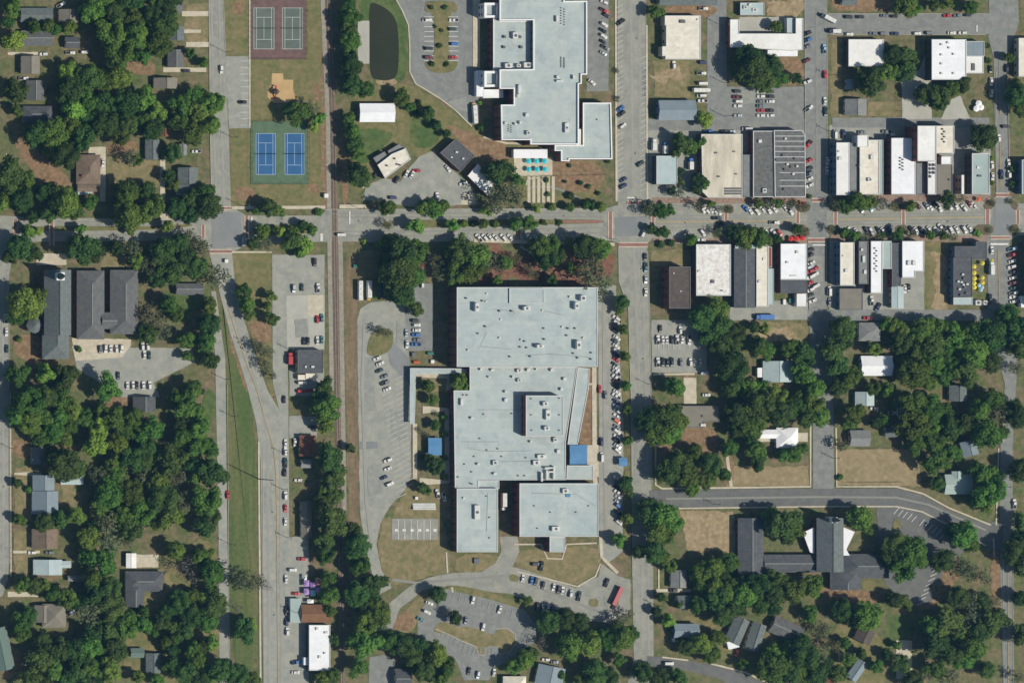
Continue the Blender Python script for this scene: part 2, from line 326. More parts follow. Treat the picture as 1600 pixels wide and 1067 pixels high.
lot('gravel_lot', [(567, 312), (572, 290), (600, 278), (625, 285), (640, 262), (655, 245), (678, 235), (690, 250), (735, 290), (748, 320), (640, 323)])
LOT_WEST = lot('gravel_lot', [(558, 500), (563, 482), (580, 472), (610, 470), (630, 476), (637, 500), (639, 570), (642, 600), (642, 745), (630, 768), (608, 792), (594, 818), (588, 850), (596, 890), (612, 918), (590, 930), (572, 860), (562, 800)], soft=0)[0]
lot('asphalt_mid', rect(636, 443, 677, 500), [(632, 488), (676, 488), (676, 548), (634, 548)])
lot('gravel_lot', rect(446, 398, 507, 462), rect(452, 575, 506, 618), rect(452, 650, 495, 684), rect(450, 838, 482, 1075))
lot('concrete_cool', rect(446, 462, 507, 546))
lot('gravel_lot', rect(1018, 500, 1104, 582))
lot('asphalt_mid', [(577, 1026), (600, 1022), (617, 1030), (618, 1078), (576, 1078)])
LOT_CHURCH = lot('asphalt_dark', [(1370, 792), (1412, 793), (1442, 802), (1480, 820), (1530, 848), (1500, 866), (1478, 882), (1455, 940), (1418, 948), (1386, 915), (1372, 890)])[0]
lot('gravel_lot', [(112, 540), (300, 545), (305, 565), (240, 598), (250, 620), (190, 620), (120, 575)])
lot('concrete', [(112, 528), (205, 530), (205, 540), (190, 558), (118, 564)], rect(56, 396, 104, 414), name='plaza')
LOT_EAST = lot('gravel_lot', [(933, 446), (962, 446), (966, 500), (974, 560), (974, 860), (950, 880), (935, 862), (936, 640)])[0]
LOT_SOUTH = lot('asphalt_mid', [(668, 938), (700, 918), (760, 932), (818, 952), (838, 975), (838, 1000), (806, 1028), (770, 1042), (765, 1062), (725, 1062), (712, 1030), (680, 1010), (652, 990), (652, 962)])[0]
DRIVE = lot('asphalt_old', [(588, 985), (598, 960), (610, 940), (640, 915), (668, 902), (705, 895), (752, 893), (775, 878), (783, 862), (781, 838), (808, 838), (812, 862), (800, 885), (830, 893), (900, 918), (935, 900), (940, 880), (966, 900), (985, 905), (985, 960), (955, 975), (900, 965), (850, 945), (800, 928), (700, 915), (660, 922), (625, 950), (612, 985)], name='driveway')[0]
# ---------------------------------------------------------------- roads
def road(mk, p, soft=0): return sheet('road', p, MATS[mk], C_, soft=soft)
MAIN = road('asphalt_old', [(-20, 336), (20, 338), (60, 341), (150, 341), (260, 345), (322, 336), (326, 322), (360, 322), (385, 337), (500, 337), (510, 328), (640, 327), (945, 326), (975, 318), (1006, 318), (1020, 321), (1075, 320), (1262, 319), (1292, 319), (1545, 318), (1556, 306), (1578, 306), (1590, 318), (1640, 318), (1640, 368), (1590, 368), (1577, 376), (1548, 376), (1540, 367), (1296, 367), (1289, 377), (1264, 377), (1258, 372), (1020, 372), (1012, 380), (965, 380), (955, 376), (660, 377), (500, 378), (385, 383), (365, 393), (340, 396), (326, 392), (318, 376), (40, 378), (22, 400), (-20, 402)])
road('asphalt_old', [(326, -10), (349, -10), (352, 90), (357, 205), (361, 328), (330, 330), (328, 200)])
lot('gravel_lot', [(352, 88), (388, 88), (389, 201), (358, 201)])
road('asphalt_old', [(-20, 395), (20, 395), (13, 440), (14, 880), (12, 905), (4, 930), (-20, 945)])
road('gravel_lot', [(326, 392), (340, 445), (346, 470), (360, 522), (385, 600), (400, 660), (407, 720), (411, 1075), (453, 1075), (451, 700), (450, 600), (446, 398), (425, 398), (426, 598), (436, 640), (418, 610), (388, 522), (368, 455), (362, 390)])
road('gravel_lot', [(330, 455), (337, 455), (343, 500), (352, 560), (354, 760), (358, 1000), (359, 1075), (343, 1075), (341, 820), (337, 612), (336, 560), (332, 500)])
road('asphalt_old', [(965, -10), (1008, -10), (1010, 325), (1012, 378), (1011, 390), (1014, 480), (1017, 640), (1018, 760), (1020, 830), (1021, 1024), (1012, 1075), (978, 1075), (990, 1030), (988, 905), (986, 640), (983, 560), (981, 480), (966, 440), (965, 325)])
road('asphalt_mid', [(1257, -10), (1292, -10), (1292, 325), (1291, 490), (1298, 520), (1302, 640), (1303, 775), (1270, 775), (1270, 640), (1264, 500), (1262, 380), (1258, 200)])
road('asphalt_mid', rect(1288, 22, 1555, 54)); road('asphalt_mid', [(1545, -10), (1590, -10), (1592, 35), (1575, 85), (1572, 120), (1577, 310), (1579, 480), (1590, 560), (1585, 640), (1582, 700), (1582, 1075), (1567, 1075), (1562, 860), (1563, 680), (1570, 600), (1545, 505), (1541, 380), (1556, 300), (1552, 90), (1544, 60)])
road('asphalt_mid', rect(1262, 484, 1548, 501))
road('asphalt_dark', [(1012, 766), (1030, 765), (1280, 763), (1400, 763), (1440, 773), (1480, 796), (1530, 815), (1568, 815), (1566, 862), (1548, 858), (1520, 842), (1480, 818), (1440, 798), (1400, 790), (1280, 790), (1060, 793), (1012, 796)], soft=0)
road('asphalt_dark', [(1010, 1024), (1060, 1028), (1110, 1038), (1150, 1048), (1215, 1075), (1150, 1075), (1120, 1058), (1060, 1044), (1010, 1040)])
# worn wheel tracks and resurfaced panels
for p, wp in (([(330, -5), (334, 200), (338, 320)], 3), ([(342, -5), (346, 200), (350, 320)], 3), ([(985, -5), (988, 200), (990, 320)], 4), ([(999, -5), (1000, 200), (1000, 320)], 3), ([(990, 390), (1000, 640), (1003, 760), (1004, 1015)], 4), ([(1002, 390), (1010, 640), (1012, 760), (1013, 1015)], 3), ([(4, 410), (5, 900)], 3), ([(418, 700), (421, 1070)], 4), ([(438, 700), (440, 1070)], 4), ([(362, 480), (392, 570), (410, 640), (420, 700)], 3)):
    strip('worn_lane', p, wp, MATS['worn_lane'], 0.24)
for p, wp in (([(515, 334), (945, 333)], 1.6), ([(515, 340), (600, 340), (945, 339)], 1.6), ([(515, 362), (660, 362), (945, 356)], 1.6), ([(515, 369), (660, 369), (945, 364)], 1.6), ([(1025, 338), (1538, 333)], 1.4), ([(1025, 343), (1538, 337)], 1.4), ([(1025, 351), (1538, 343)], 1.4), ([(1025, 356), (1538, 348)], 1.4), ([(90, 347), (310, 348)], 1.5), ([(90, 368), (310, 366)], 1.5), ([(570, 500), (566, 600), (572, 780), (580, 850)], 5), ([(612, 905), (650, 910), (720, 905), (790, 900), (860, 925), (960, 965)], 4), ([(943, 470), (945, 700), (947, 850)], 5), ([(1276, 20), (1276, 300)], 3), ([(1040, 779), (1280, 776), (1400, 777), (1450, 788), (1540, 828)], 3)):
    strip('tyre_track', p, wp, MATS['tyre_track' if wp < 4.5 else 'worn_lane'], 0.26)
for p in ([(562, 690), (590, 690), (590, 700), (562, 702)], [(600, 520), (640, 560), (640, 600), (610, 570)], [(960, 340), (1010, 338), (1010, 368), (962, 370)], [(1555, 318), (1585, 318), (1585, 366), (1552, 366)], [(330, 332), (376, 332), (378, 386), (332, 388)]):
    sheet('resurfaced_patch', p, MATS['patch'], 0.24)
for p in ([(565, 560), (584, 556), (586, 640), (568, 645)], [(610, 640), (636, 646), (634, 690), (612, 684)], [(572, 730), (596, 725), (600, 770), (576, 775)], [(618, 500), (634, 502), (634, 540), (620, 536)], [(430, 860), (446, 858), (447, 915), (432, 918)], [(412, 760), (424, 760), (425, 800), (413, 802)], [(1000, 100), (1007, 100), (1008, 150), (1001, 150)], [(700, 160), (728, 150), (732, 176), (716, 172)], [(1150, 142), (1180, 140), (1182, 160), (1160, 164)], [(460, 500), (480, 498), (482, 525), (462, 528)], [(990, 690), (1004, 690), (1005, 745), (992, 748)], [(1265, 400), (1285, 400), (1286, 440), (1268, 442)]):
    sheet('resurfaced_patch', p, MATS['lot_patch'], 0.235, rag=.25)
# medians of the main street
for p in ([(30, 355), (90, 353), (180, 354), (240, 354), (300, 350), (300, 354), (240, 360), (90, 361), (30, 361)], [(394, 352), (488, 351), (492, 366), (396, 369)], [(598, 346), (612, 346), (612, 356), (598, 356)], [(640, 346), (660, 343), (900, 343), (943, 344), (943, 349), (900, 350), (660, 356), (640, 358)]):
    sheet('median', p, MATS['olive_grass'], 0.24, soft=1)
sheet('median', rect(875, 344.5, 940, 348.5), MATS['brick_paving'], 0.27)
for p in ([(1003, 322), (1040, 322), (1058, 332), (1020, 337), (1004, 330)], [(1012, 352), (1046, 356), (1050, 368), (1020, 370)], [(1088, 320), (1100, 320), (1100, 334), (1088, 332)], [(1128, 320), (1146, 320), (1146, 334), (1130, 334)], [(1240, 319), (1268, 319), (1264, 330), (1244, 334)], [(1236, 350), (1262, 352), (1266, 372), (1238, 370)], [(1113, 352), (1130, 352), (1130, 374), (1113, 374)], [(1290, 318), (1325, 318), (1325, 332), (1298, 330)], [(1385, 318), (1425, 318), (1420, 332), (1390, 330)], [(1292, 352), (1312, 352), (1316, 367), (1292, 367)], [(1398, 352), (1418, 352), (1420, 367), (1398, 367)], [(1520, 352), (1552, 350), (1550, 368), (1522, 367)], [(1535, 318), (1556, 308), (1552, 326), (1538, 330)], [(1576, 308), (1592, 318), (1588, 330), (1578, 324)], [(1578, 352), (1592, 350), (1590, 368), (1576, 368)]):
    sheet('planting_bed', p, MATS['mulch'], 0.24, soft=1, rag=.15)
for p in ([(664, 8), (668, 2), (708, 2), (714, 10), (714, 20), (702, 20), (701, 95), (715, 95), (714, 104), (706, 114), (676, 115), (664, 104), (664, 95), (679, 95), (678, 20), (663, 20)], [(573, 545), (578, 525), (590, 512), (612, 515), (615, 530), (610, 548), (590, 557), (574, 555)], [(795, 897), (808, 897), (812, 908), (796, 908)], [(920, 935), (935, 935), (934, 948), (920, 947)], [(700, 912), (760, 922), (820, 945), (818, 952), (760, 934), (700, 922)], [(1395, 812), (1405, 808), (1408, 826), (1395, 828)], [(966, 495), (981, 495), (985, 690), (975, 690)], [(972, 735), (986, 735), (987, 860), (974, 862)]):
    sheet('traffic_island', p, MATS['olive_grass'], 0.24, soft=1)
for p in ISLANDS: sheet('traffic_island', p, MATS['dry_grass'], 0.25, soft=1, rag=.2)
strip('kerb', [(680, 982), (700, 990), (722, 1001), (744, 1010), (748, 1023), (757, 1023)], .9, MATS['concrete'], 0.27); strip('kerb', [(776, 982), (792, 981), (805, 990), (806, 1004), (796, 1018), (780, 1022)], .9, MATS['concrete'], 0.27)
# ---------------------------------------------------------------- pavements and kerbs
def walk(p, wd=4, m='concrete'): return strip('sidewalk', p, wd * (.8 if wd < 5 else 1), MATS[m], D_, thick=0.14)
for p, wd in (([(390, -10), (390, 200)], 3), ([(362, 325), (508, 324)], 5), ([(530, 323), (572, 323)], 6), ([(362, 394), (424, 394)], 3.5), ([(640, 72), (640, 112), (649, 131), (669, 143), (690, 156), (712, 173), (737, 198)], 2.2), ([(613, -10), (629, 18), (638, 40), (640, 72)], 2.2), ([(962, -10), (963, 315)], 4), ([(1010, 40), (1011, 312)], 4), ([(755, 214), (790, 224), (860, 226)], 4), ([(928, 574), (929, 745), (930, 755)], 7), ([(915, 600), (928, 600)], 4), ([(1024, 690), (1024, 757), (1034, 763), (1128, 762)], 3.5), ([(1128, 762), (1266, 760), (1266, 665)], 3.5), ([(1060, 794), (1290, 791), (1400, 791), (1440, 799), (1482, 820), (1540, 852)], 2.6), ([(1306, 668), (1307, 760), (1400, 760), (1442, 771), (1482, 793), (1548, 820)], 3), ([(404, 690), (407, 1072)], 3.5), ([(16, 612), (17, 900)], 2.5), ([(812, 385), (830, 396), (842, 410), (846, 424)], 3), ([(697, 862), (699, 895)], 3), ([(706, 917), (707, 925)], 4), ([(938, 838), (940, 870), (955, 885), (965, 895)], 5), ([(803, 850), (845, 850), (855, 872), (878, 873), (885, 850), (932, 848)], 3), ([(902, 916), (930, 900), (938, 880)], 3), ([(808, 893), (860, 905), (902, 916)], 2.5), ([(648, 662), (648, 748)], 7), ([(1567, 640), (1567, 690)], 3), ([(1552, 840), (1553, 870)], 3), ([(10, 280), (10, 240)], 2.5), ([(1020, 585), (1085, 584)], 4), ([(1029, 886), (1029, 920)], 3), ([(1025, 922), (1080, 922)], 5), ([(1560, 700), (1556, 820)], 2.5), ([(740, 376), (960, 382)], 5), ([(1034, 1026), (1075, 1031)], 3), ([(1110, 1036), (1165, 1050), (1200, 1067)], 3.5), ([(1134, 700), (1142, 760)], 5), ([(262, 60), (322, 60)], 0.1)):
    if wd > 1: walk(p, wd)
walk([(744, -10), (744, 106)], 11); walk([(649, 585), (700, 588), (700, 610)], 8); walk([(660, 640), (700, 640), (700, 752), (655, 752)], 12); walk([(926, 695), (926, 745)], 18)
for x0, y0, x1, y1 in ((284, 18, 326, 26), (288, 47, 314, 52), (290, 66, 326, 74), (255, 106, 322, 113), (22, 738, 64, 742), (20, 860, 62, 864), (12, 924, 60, 932), (138, 230, 165, 250), (156, 245, 165, 315), (12, 82, 60, 86), (210, 866, 248, 886), (1068, 590, 1088, 632), (1168, 680, 1262, 690), (1246, 676, 1262, 686), (1130, 986, 1140, 1008), (720, 302, 742, 320), (250, 250, 258, 330), (250, 330, 276, 344), (1400, 1000, 1425, 1060), (1310, 1020, 1335, 1032)):
    sheet('driveway', rect(x0, y0, x1, y1), MATS['concrete'], 0.14, rag=0.12)
sheet('concrete_slab', rect(559, 33, 577, 100), MATS['concrete_cool'], B_)
sheet('concrete_slab', rect(481, 461, 505, 494), MATS['concrete'], 0.14)
sheet('concrete_slab', rect(803, 246, 863, 275), MATS['concrete'], B_)
for k in range(6): sheet('paving_strip', rect(824 + k * 7.6, 276, 828.6 + k * 7.6, 317), MATS['concrete'], B_)
strip('footpath', [(823, 296), (835, 292), (860, 292), (885, 300), (905, 310)], 3, MATS['asphalt_mid'], 0.15)
strip('footpath', [(822, 290), (824, 282), (835, 277), (845, 281), (849, 288)], 2, MATS['concrete'], 0.15)
for k in range(17): pass
for p in ([(965, 0), (965, 312)], [(1008.5, 0), (1010, 312)], [(1011.5, 392), (1014.5, 480), (1017.5, 640), (1018.5, 758)], [(966, 392), (967, 440), (981.5, 482), (983.5, 560), (986, 640), (988, 900)], [(1257, 0), (1258, 305)], [(1292, 60), (1292, 305)], [(1262.5, 385), (1264, 480)], [(1291, 380), (1291, 482)], [(1294, 22), (1544, 22)], [(1296, 54.5), (1540, 54.5)], [(1556, 110), (1557, 300)], [(1574, 110), (1577.5, 300)], [(326, 0), (328, 200), (330, 320)], [(349, 0), (352, 86)], [(505, 327.5), (640, 327), (945, 326)], [(560, 378), (660, 377.5), (735, 377)], [(410, 700), (412, 1070)], [(355, 600), (357, 900), (359, 1070)], [(1567, 870), (1568, 1070)], [(1582, 870), (1583, 1070)], [(1030, 372.5), (1255, 372.5)], [(1305, 367.5), (1535, 367.5)], [(1100, 319.5), (1240, 319)], [(1325, 318), (1530, 318)], [(13.5, 440), (14.5, 880)]): strip('kerb', p, .7, MATS['concrete_cool'], D_, thick=.14)
# manhole covers
mat('iron_cover', (74, 72, 68), amt=.1); MH = MB().tube([(0, 0, 0), (0, 0, .02)], [.45, .45], 10).build('manhole_cover', MATS['iron_cover'])
for u, v in ((994, 60), (992, 240), (1001, 420), (1004, 560), (1006, 720), (1005, 950), (1276, 90), (1275, 250), (1120, 338), (1180, 352), (1350, 336), (1480, 346), (1070, 348), (880, 338), (700, 360), (560, 345), (440, 342), (350, 360), (340, 150), (5, 520), (5, 760), (428, 620), (425, 800), (428, 960), (1150, 778), (1330, 776), (1440, 785), (1566, 200), (1574, 940), (1560, 440)):
    x, y = gp(u, v); link('manhole_cover', MH, MAIN, (x, y, .24))
# ---------------------------------------------------------------- pond
sheet('pond', [(577, 8), (582, 4), (592, 8), (604, 14), (614, 24), (620, 36), (623, 60), (623, 100), (620, 120), (610, 126), (592, 126), (580, 122), (577, 100), (576, 55)], pm, 0.09, soft=1)
# ---------------------------------------------------------------- crossings and road paint
CW = [(1017, 336, 1023, 351), (1131, 333, 1137, 346), (1243, 329, 1249, 349), (1302, 331, 1308, 351), (1408, 328, 1414, 351), (1539, 327, 1546, 350), (1587, 328, 1593, 350), (950, 331, 957, 374), (804, 358, 814, 376), (382, 337, 388, 372), (77, 342, 84, 384), (20, 343, 27, 366), (314, 352, 320, 372),
      (979, 314, 1002, 320), (966, 379, 1012, 386), (1262, 372, 1289, 378), (1268, 310, 1290, 316), (1555, 302, 1577, 308), (1547, 369, 1577, 374), (340, 323, 361, 328), (327, 390, 362, 396)]
for x0, y0, x1, y1 in CW:
    c = sheet('brick_crosswalk', rect(x0, y0, x1, y1), MATS['brick_paving'], 0.28)
    vert = (y1 - y0) > (x1 - x0)
    for e in (0, 1):
        r = ((x0 - .6, y0, x0 + 1, y1) if e == 0 else (x1 - 1, y0, x1 + .6, y1)) if vert else ((x0, y0 - .6, x1, y0 + 1) if e == 0 else (x0, y1 - 1, x1, y1 + .6))
        sheet('border_band', rect(*r), MATS['concrete'], 0.33, parent=c)
def line(p, wd, m, parent): return strip('road_marking', p, wd, MATS[m], 0.33, parent=parent)
for p in ([(1026, 347), (1130, 346)], [(1138, 346), (1242, 345)], [(1310, 343), (1407, 341.5)], [(1415, 341), (1538, 339)]): line(p, 0.9, 'paint_yellow', MAIN)
for x, y, wd, h in ((979, 308, 12, 2), (1269, 382, 20, 2), (1547, 380, 28, 3), (392, 339, 2, 6), (500, 365, 4, 12), (545, 330, 2, 20), (1525, 40, 2, 10), (378, 372, 2, 8)):
    sheet('stop_line', rect(x, y, x + wd, y + h), MATS['paint_white'], 0.33, parent=MAIN)
RC = link('road_centre_line', None, None, (0, 0, 0), kind='structure')
for p in ([(356, 480), (372, 530), (384, 565), (402, 612), (415, 660), (427, 700), (431, 740), (432, 800), (434, 1070)], [(1561, 95), (1562, 180)], [(1562, 210), (1563, 296)], [(1574, 870), (1575, 1070)], [(1559, 390), (1561, 480)]): strip('yellow_line', p, 0.8, MATS['paint_yellow'], 0.33, parent=RC)
stripe_cache = {}
def stripes(x, y, dx, dy, n, ln, ang, parent, m='paint_faded'):
    """a run of painted bay lines"""
    key = (ln, m)
    if key not in stripe_cache: stripe_cache[key] = mesh('parking_stripe', [(-ln * S / 2, -.16, 0), (ln * S / 2, -.16, 0), (ln * S / 2, .16, 0), (-ln * S / 2, .16, 0)], [(0, 1, 2, 3)], MATS[m])
    for k in range(n):
        X, Y = gp(x + dx * k, y + dy * k)
        link('parking_stripe', stripe_cache[key], parent, (X, Y, 0.34), R(ang))
stripes(382, 96, 0, 10, 11, 13, 0, None and MAIN or MAIN)
stripes(670, 27, 0, 7.6, 10, 15, 0, LOT_NORTH, 'paint_white'); stripes(708, 27, 0, 7.6, 10, 15, 0, LOT_NORTH, 'paint_white')
stripes(600, 590, 1.2, 8, 24, 16, 25, LOT_WEST); stripes(622, 590, 0.8, 8, 22, 14, 25, LOT_WEST)
stripes(968, 10, 0, 8, 37, 12, 28, MAIN); stripes(1005, 90, 0, 9, 24, 9, 28, MAIN)
stripes(1051, 366, 5, 0, 6, 11, -55, MAIN); stripes(735, 371, 8, 0, 27, 11, -55, MAIN)
stripes(1322, 361, 7.5, 0, 10, 12, -60, MAIN); stripes(1422, 360, 7.5, 0, 14, 12, -60, MAIN)
stripes(1165, 327, 7, 0, 12, 12, -55, MAIN); stripes(1435, 324, 7, 0, 14, 12, -55, MAIN)
stripes(962, 498, 0.1, 7.2, 44, 13, -33, LOT_EAST); stripes(709, 928, 9, 3, 12, 14, 75, LOT_SOUTH, 'paint_dim'); stripes(812, 902, 8, 2.4, 13, 13, 75, LOT_SOUTH)
stripes(745, 1016, 6, 0, 5, 12, 85, LOT_SOUTH, 'paint_dim'); stripes(690, 990, 7, 4, 8, 12, 70, LOT_SOUTH, 'paint_dim')
stripes(1400, 798, 7, 3, 5, 12, 50, LOT_CHURCH, 'paint_white'); stripes(1440, 816, 6.5, 4, 6, 13, 50, LOT_CHURCH, 'paint_white'); stripes(1462, 890, -3.5, 7.5, 8, 12, 25, LOT_CHURCH, 'paint_white'); stripes(1028, 540, 8, 0, 9, 13, 90, LOT_EAST)
# ---------------------------------------------------------------- railway
TR = [(512, -12), (517, 100), (521, 200), (523.5, 400), (527, 610), (531, 800), (535, 1080)]
tr = strip('railway_track', TR, 9, MATS['ballast'], 0.20)
strip('gravel_service_road', [(p[0] - 8.5, p[1]) for p in TR[:5]], 7, MATS['service_gravel'], 0.16); strip('gravel_service_road', [(530, 330), (532, 400), (535, 600), (538, 820)], 7, MATS['service_gravel'], 0.16)
for dx in (-1.94, 1.94):
    L, Rr = strip_pts([gp(p[0] + dx, p[1]) for p in TR], 0.16); n = len(L)
    v = [(p.x, p.y, 0.47) for p in L] + [(p.x, p.y, 0.47) for p in Rr] + [(p.x, p.y, 0.3) for p in L] + [(p.x, p.y, 0.3) for p in Rr]
    f = []
    for i in range(n - 1): f += [(i, n + i, n + i + 1, i + 1), (i + 1, 2 * n + i + 1, 2 * n + i, i), (n + i, 3 * n + i, 3 * n + i + 1, n + i + 1)]
    link('rail', mesh('rail', v, f, MATS['rail_steel']), tr)
mb = MB(); yy = -10.0
while yy < 1078:
    for a, b in zip(TR, TR[1:]):
        if a[1] <= yy <= b[1]:
            t = (yy - a[1]) / (b[1] - a[1]); x, y = gp(a[0] + t * (b[0] - a[0]), yy)
            mb.box(x - 1.3, y - .12, .2, x + 1.3, y + .12, .3, bottom=False)
    yy += 1.75
link('ties', mb.build('ties', MATS['ties']), tr, kind='stuff')
# ---------------------------------------------------------------- building materials
mat('roof_membrane', (174, 185, 180), (167, 179, 176), (183, 190, 182), scale=0.05, fine=0.22, amt=0.05, seams=(14, 3.1, .085), stain=[(.1, .55, .09), (.3, .6, .13), (.9, .66, .16)])
mat('roof_white', (234, 233, 226), (224, 222, 214), scale=0.08, fine=0.5, amt=0.06, stain=[(.25, .58, .1), (.6, .62, .14)])
mat('roof_bright', (240, 240, 238), (230, 231, 229), scale=0.2, fine=.6, amt=0.03, seams=(40, 1.6, .05, .1))
mat('roof_speckled', (226, 223, 214), (234, 232, 226), (196, 191, 178), scale=0.2, fine=1.0, amt=0.06, contrast=0.13)
mat('roof_cream', (224, 217, 198), (213, 206, 186), (232, 225, 208), scale=0.09, fine=0.5, amt=0.06, seams=(9, 2.5, .05), stain=[(.3, .58, .14), (.7, .64, .2)])
mat('roof_cream_stained', (220, 212, 190), (208, 199, 176), (170, 163, 144), scale=0.05, fine=0.7, amt=0.06, contrast=0.2, streak=(2.2, .5, 1))
mat('roof_grey', (132, 134, 130), (122, 125, 122), (140, 141, 136), scale=0.12, fine=0.6, amt=0.1, seams=(10, 1.0, .1), stain=[(.3, .58, .14)])
mat('roof_dark', (88, 91, 93), (80, 84, 87), (97, 98, 98), scale=0.16, fine=0.8, amt=0.1, seams=(4, .8, .08, .08), stain=[(.3, .6, .12)])
mat('roof_shingle', (102, 103, 101), (94, 96, 95), (111, 111, 107), scale=0.2, fine=1.0, amt=0.12, seams=(3, .6, .1, .08))
mat('roof_tar', (106, 107, 103), (96, 98, 95), (118, 118, 112), scale=.2, fine=.5, amt=.14, seams=(10, 1.0, .12), stain=[(.3, .57, .18), (.8, .62, .2)])
mat('roof_slate_blue', (106, 113, 110), (98, 105, 103), (115, 121, 117), scale=0.2, fine=1.1, amt=0.1, seams=(3, .6, .1, .08))
mat('roof_metal_blue', (134, 146, 150), (124, 138, 144), scale=0.15, fine=0.6, amt=0.07, rough=0.6, seams=(.9, 30, .12, .06), stain=[(.4, .6, .1)])
mat('roof_metal_light', (178, 192, 188), (168, 184, 182), scale=0.15, fine=0.6, amt=0.07, rough=0.6, seams=(.9, 30, .1, .06), stain=[(.4, .6, .12)])
mat('roof_brown', (122, 106, 90), (112, 98, 84), (132, 116, 98), scale=0.2, fine=2.0, amt=0.1)
mat('roof_taupe', (134, 128, 114), (124, 119, 107), scale=0.2, fine=1.6, amt=0.08)
mat('roof_tan_brown', (132, 98, 72), (122, 90, 68), scale=0.2, fine=1.6, amt=0.08)
mat('roof_rust', (126, 82, 62), (104, 70, 58), (146, 100, 74), scale=0.35, fine=1.6, amt=0.2)
mat('roof_umber', (90, 81, 74), (82, 74, 69), (99, 89, 80), scale=0.15, fine=.7, amt=0.1, stain=[(.4, .6, .15)])
mat('roof_teal', (166, 180, 172), (156, 171, 164), scale=0.12, fine=1.0, amt=0.05)
mat('roof_green', (104, 122, 112), scale=0.15, fine=1.2, amt=0.07)
mat('canopy_blue', (96, 140, 178), (88, 132, 170), scale=0.2, fine=1.0, amt=0.05)
mat('wall_brick', (118, 74, 62), (106, 68, 58), (128, 84, 70), scale=0.4, fine=2.5, amt=0.12)
mat('wall_cream', (200, 190, 166), (188, 180, 158), scale=0.3, fine=1.5, amt=0.05)
mat('wall_white', (222, 222, 216), scale=0.3, amt=0.04)
mat('wall_grey', (140, 142, 140), scale=0.3, fine=1.5, amt=0.06)
mat('wall_blue', (96, 118, 138), scale=0.3, fine=1.5, amt=0.06)
mat('wall_dark', (84, 74, 70), scale=0.3, fine=1.5, amt=0.08)
mat('coping', (206, 208, 202), scale=0.4, amt=0.04)
mat('coping_dark', (112, 112, 110), scale=.4, amt=.06)
mat('coping_white', (238, 238, 234), scale=0.4, amt=0.03)
mat('window_glass', (40, 50, 58), scale=1, amt=0.05, rough=0.15, spec=0.5)
mat('unit_metal', (214, 214, 206), (198, 198, 190), scale=0.5, amt=0.06, rough=0.6)
mat('unit_dark', (96, 98, 98), scale=0.5, amt=0.06, rough=0.6)
mat('ridge_light', (138, 142, 136), scale=0.4, amt=0.05)
mat('brick_red', (150, 84, 66), scale=0.5, fine=2, amt=0.1)
WIN = mesh('window', *(lambda m: (m.v, m.f))(MB().box(-.05, -.8, -.75, .05, .8, .75)), MATS['window_glass'])
UNITS = {}
def unit(parent, u, v, wpx, dpx, base, h=1.4, m='unit_metal', name='rooftop_unit'):
    """air handler, hatch or vent on a roof; the big ones carry a fan"""
    k = (round(wpx, 1), round(dpx, 1), h, m)
    if k not in UNITS:
        a, b = wpx * S / 2, dpx * S / 2; mb = MB().box(-a, -b, 0, a, b, h, taper=0.04)
        UNITS[k] = mb.build(name, MATS[m])
    x, y = gp(u, v, base + h); o = link(name, UNITS[k], parent, (x - parent.location.x, y - parent.location.y, base))
    if wpx >= 6 and dpx >= 5 and m == 'unit_metal':
        r = min(wpx, dpx) * S * 0.3
        if ('fan', r) not in UNITS: UNITS[('fan', r)] = MB().tube([(0, 0, 0), (0, 0, .15)], [r, r], 10).build('fan', MATS['unit_dark'])
        link('fan', UNITS[('fan', r)], o, (0, 0, h))
    return o
def bld(name, label, cat, u, v, short=None, group=None):
    x, y = gp(u, v); e = empty(name, x, y, label, cat, group)
    if short: LAND.append((short, u, v))
    return e
def rel(e, p): return (p[0] - e.location.x, p[1] - e.location.y)
def toprect(p): return rect(*p) if len(p) == 4 and not isinstance(p[0], tuple) else p
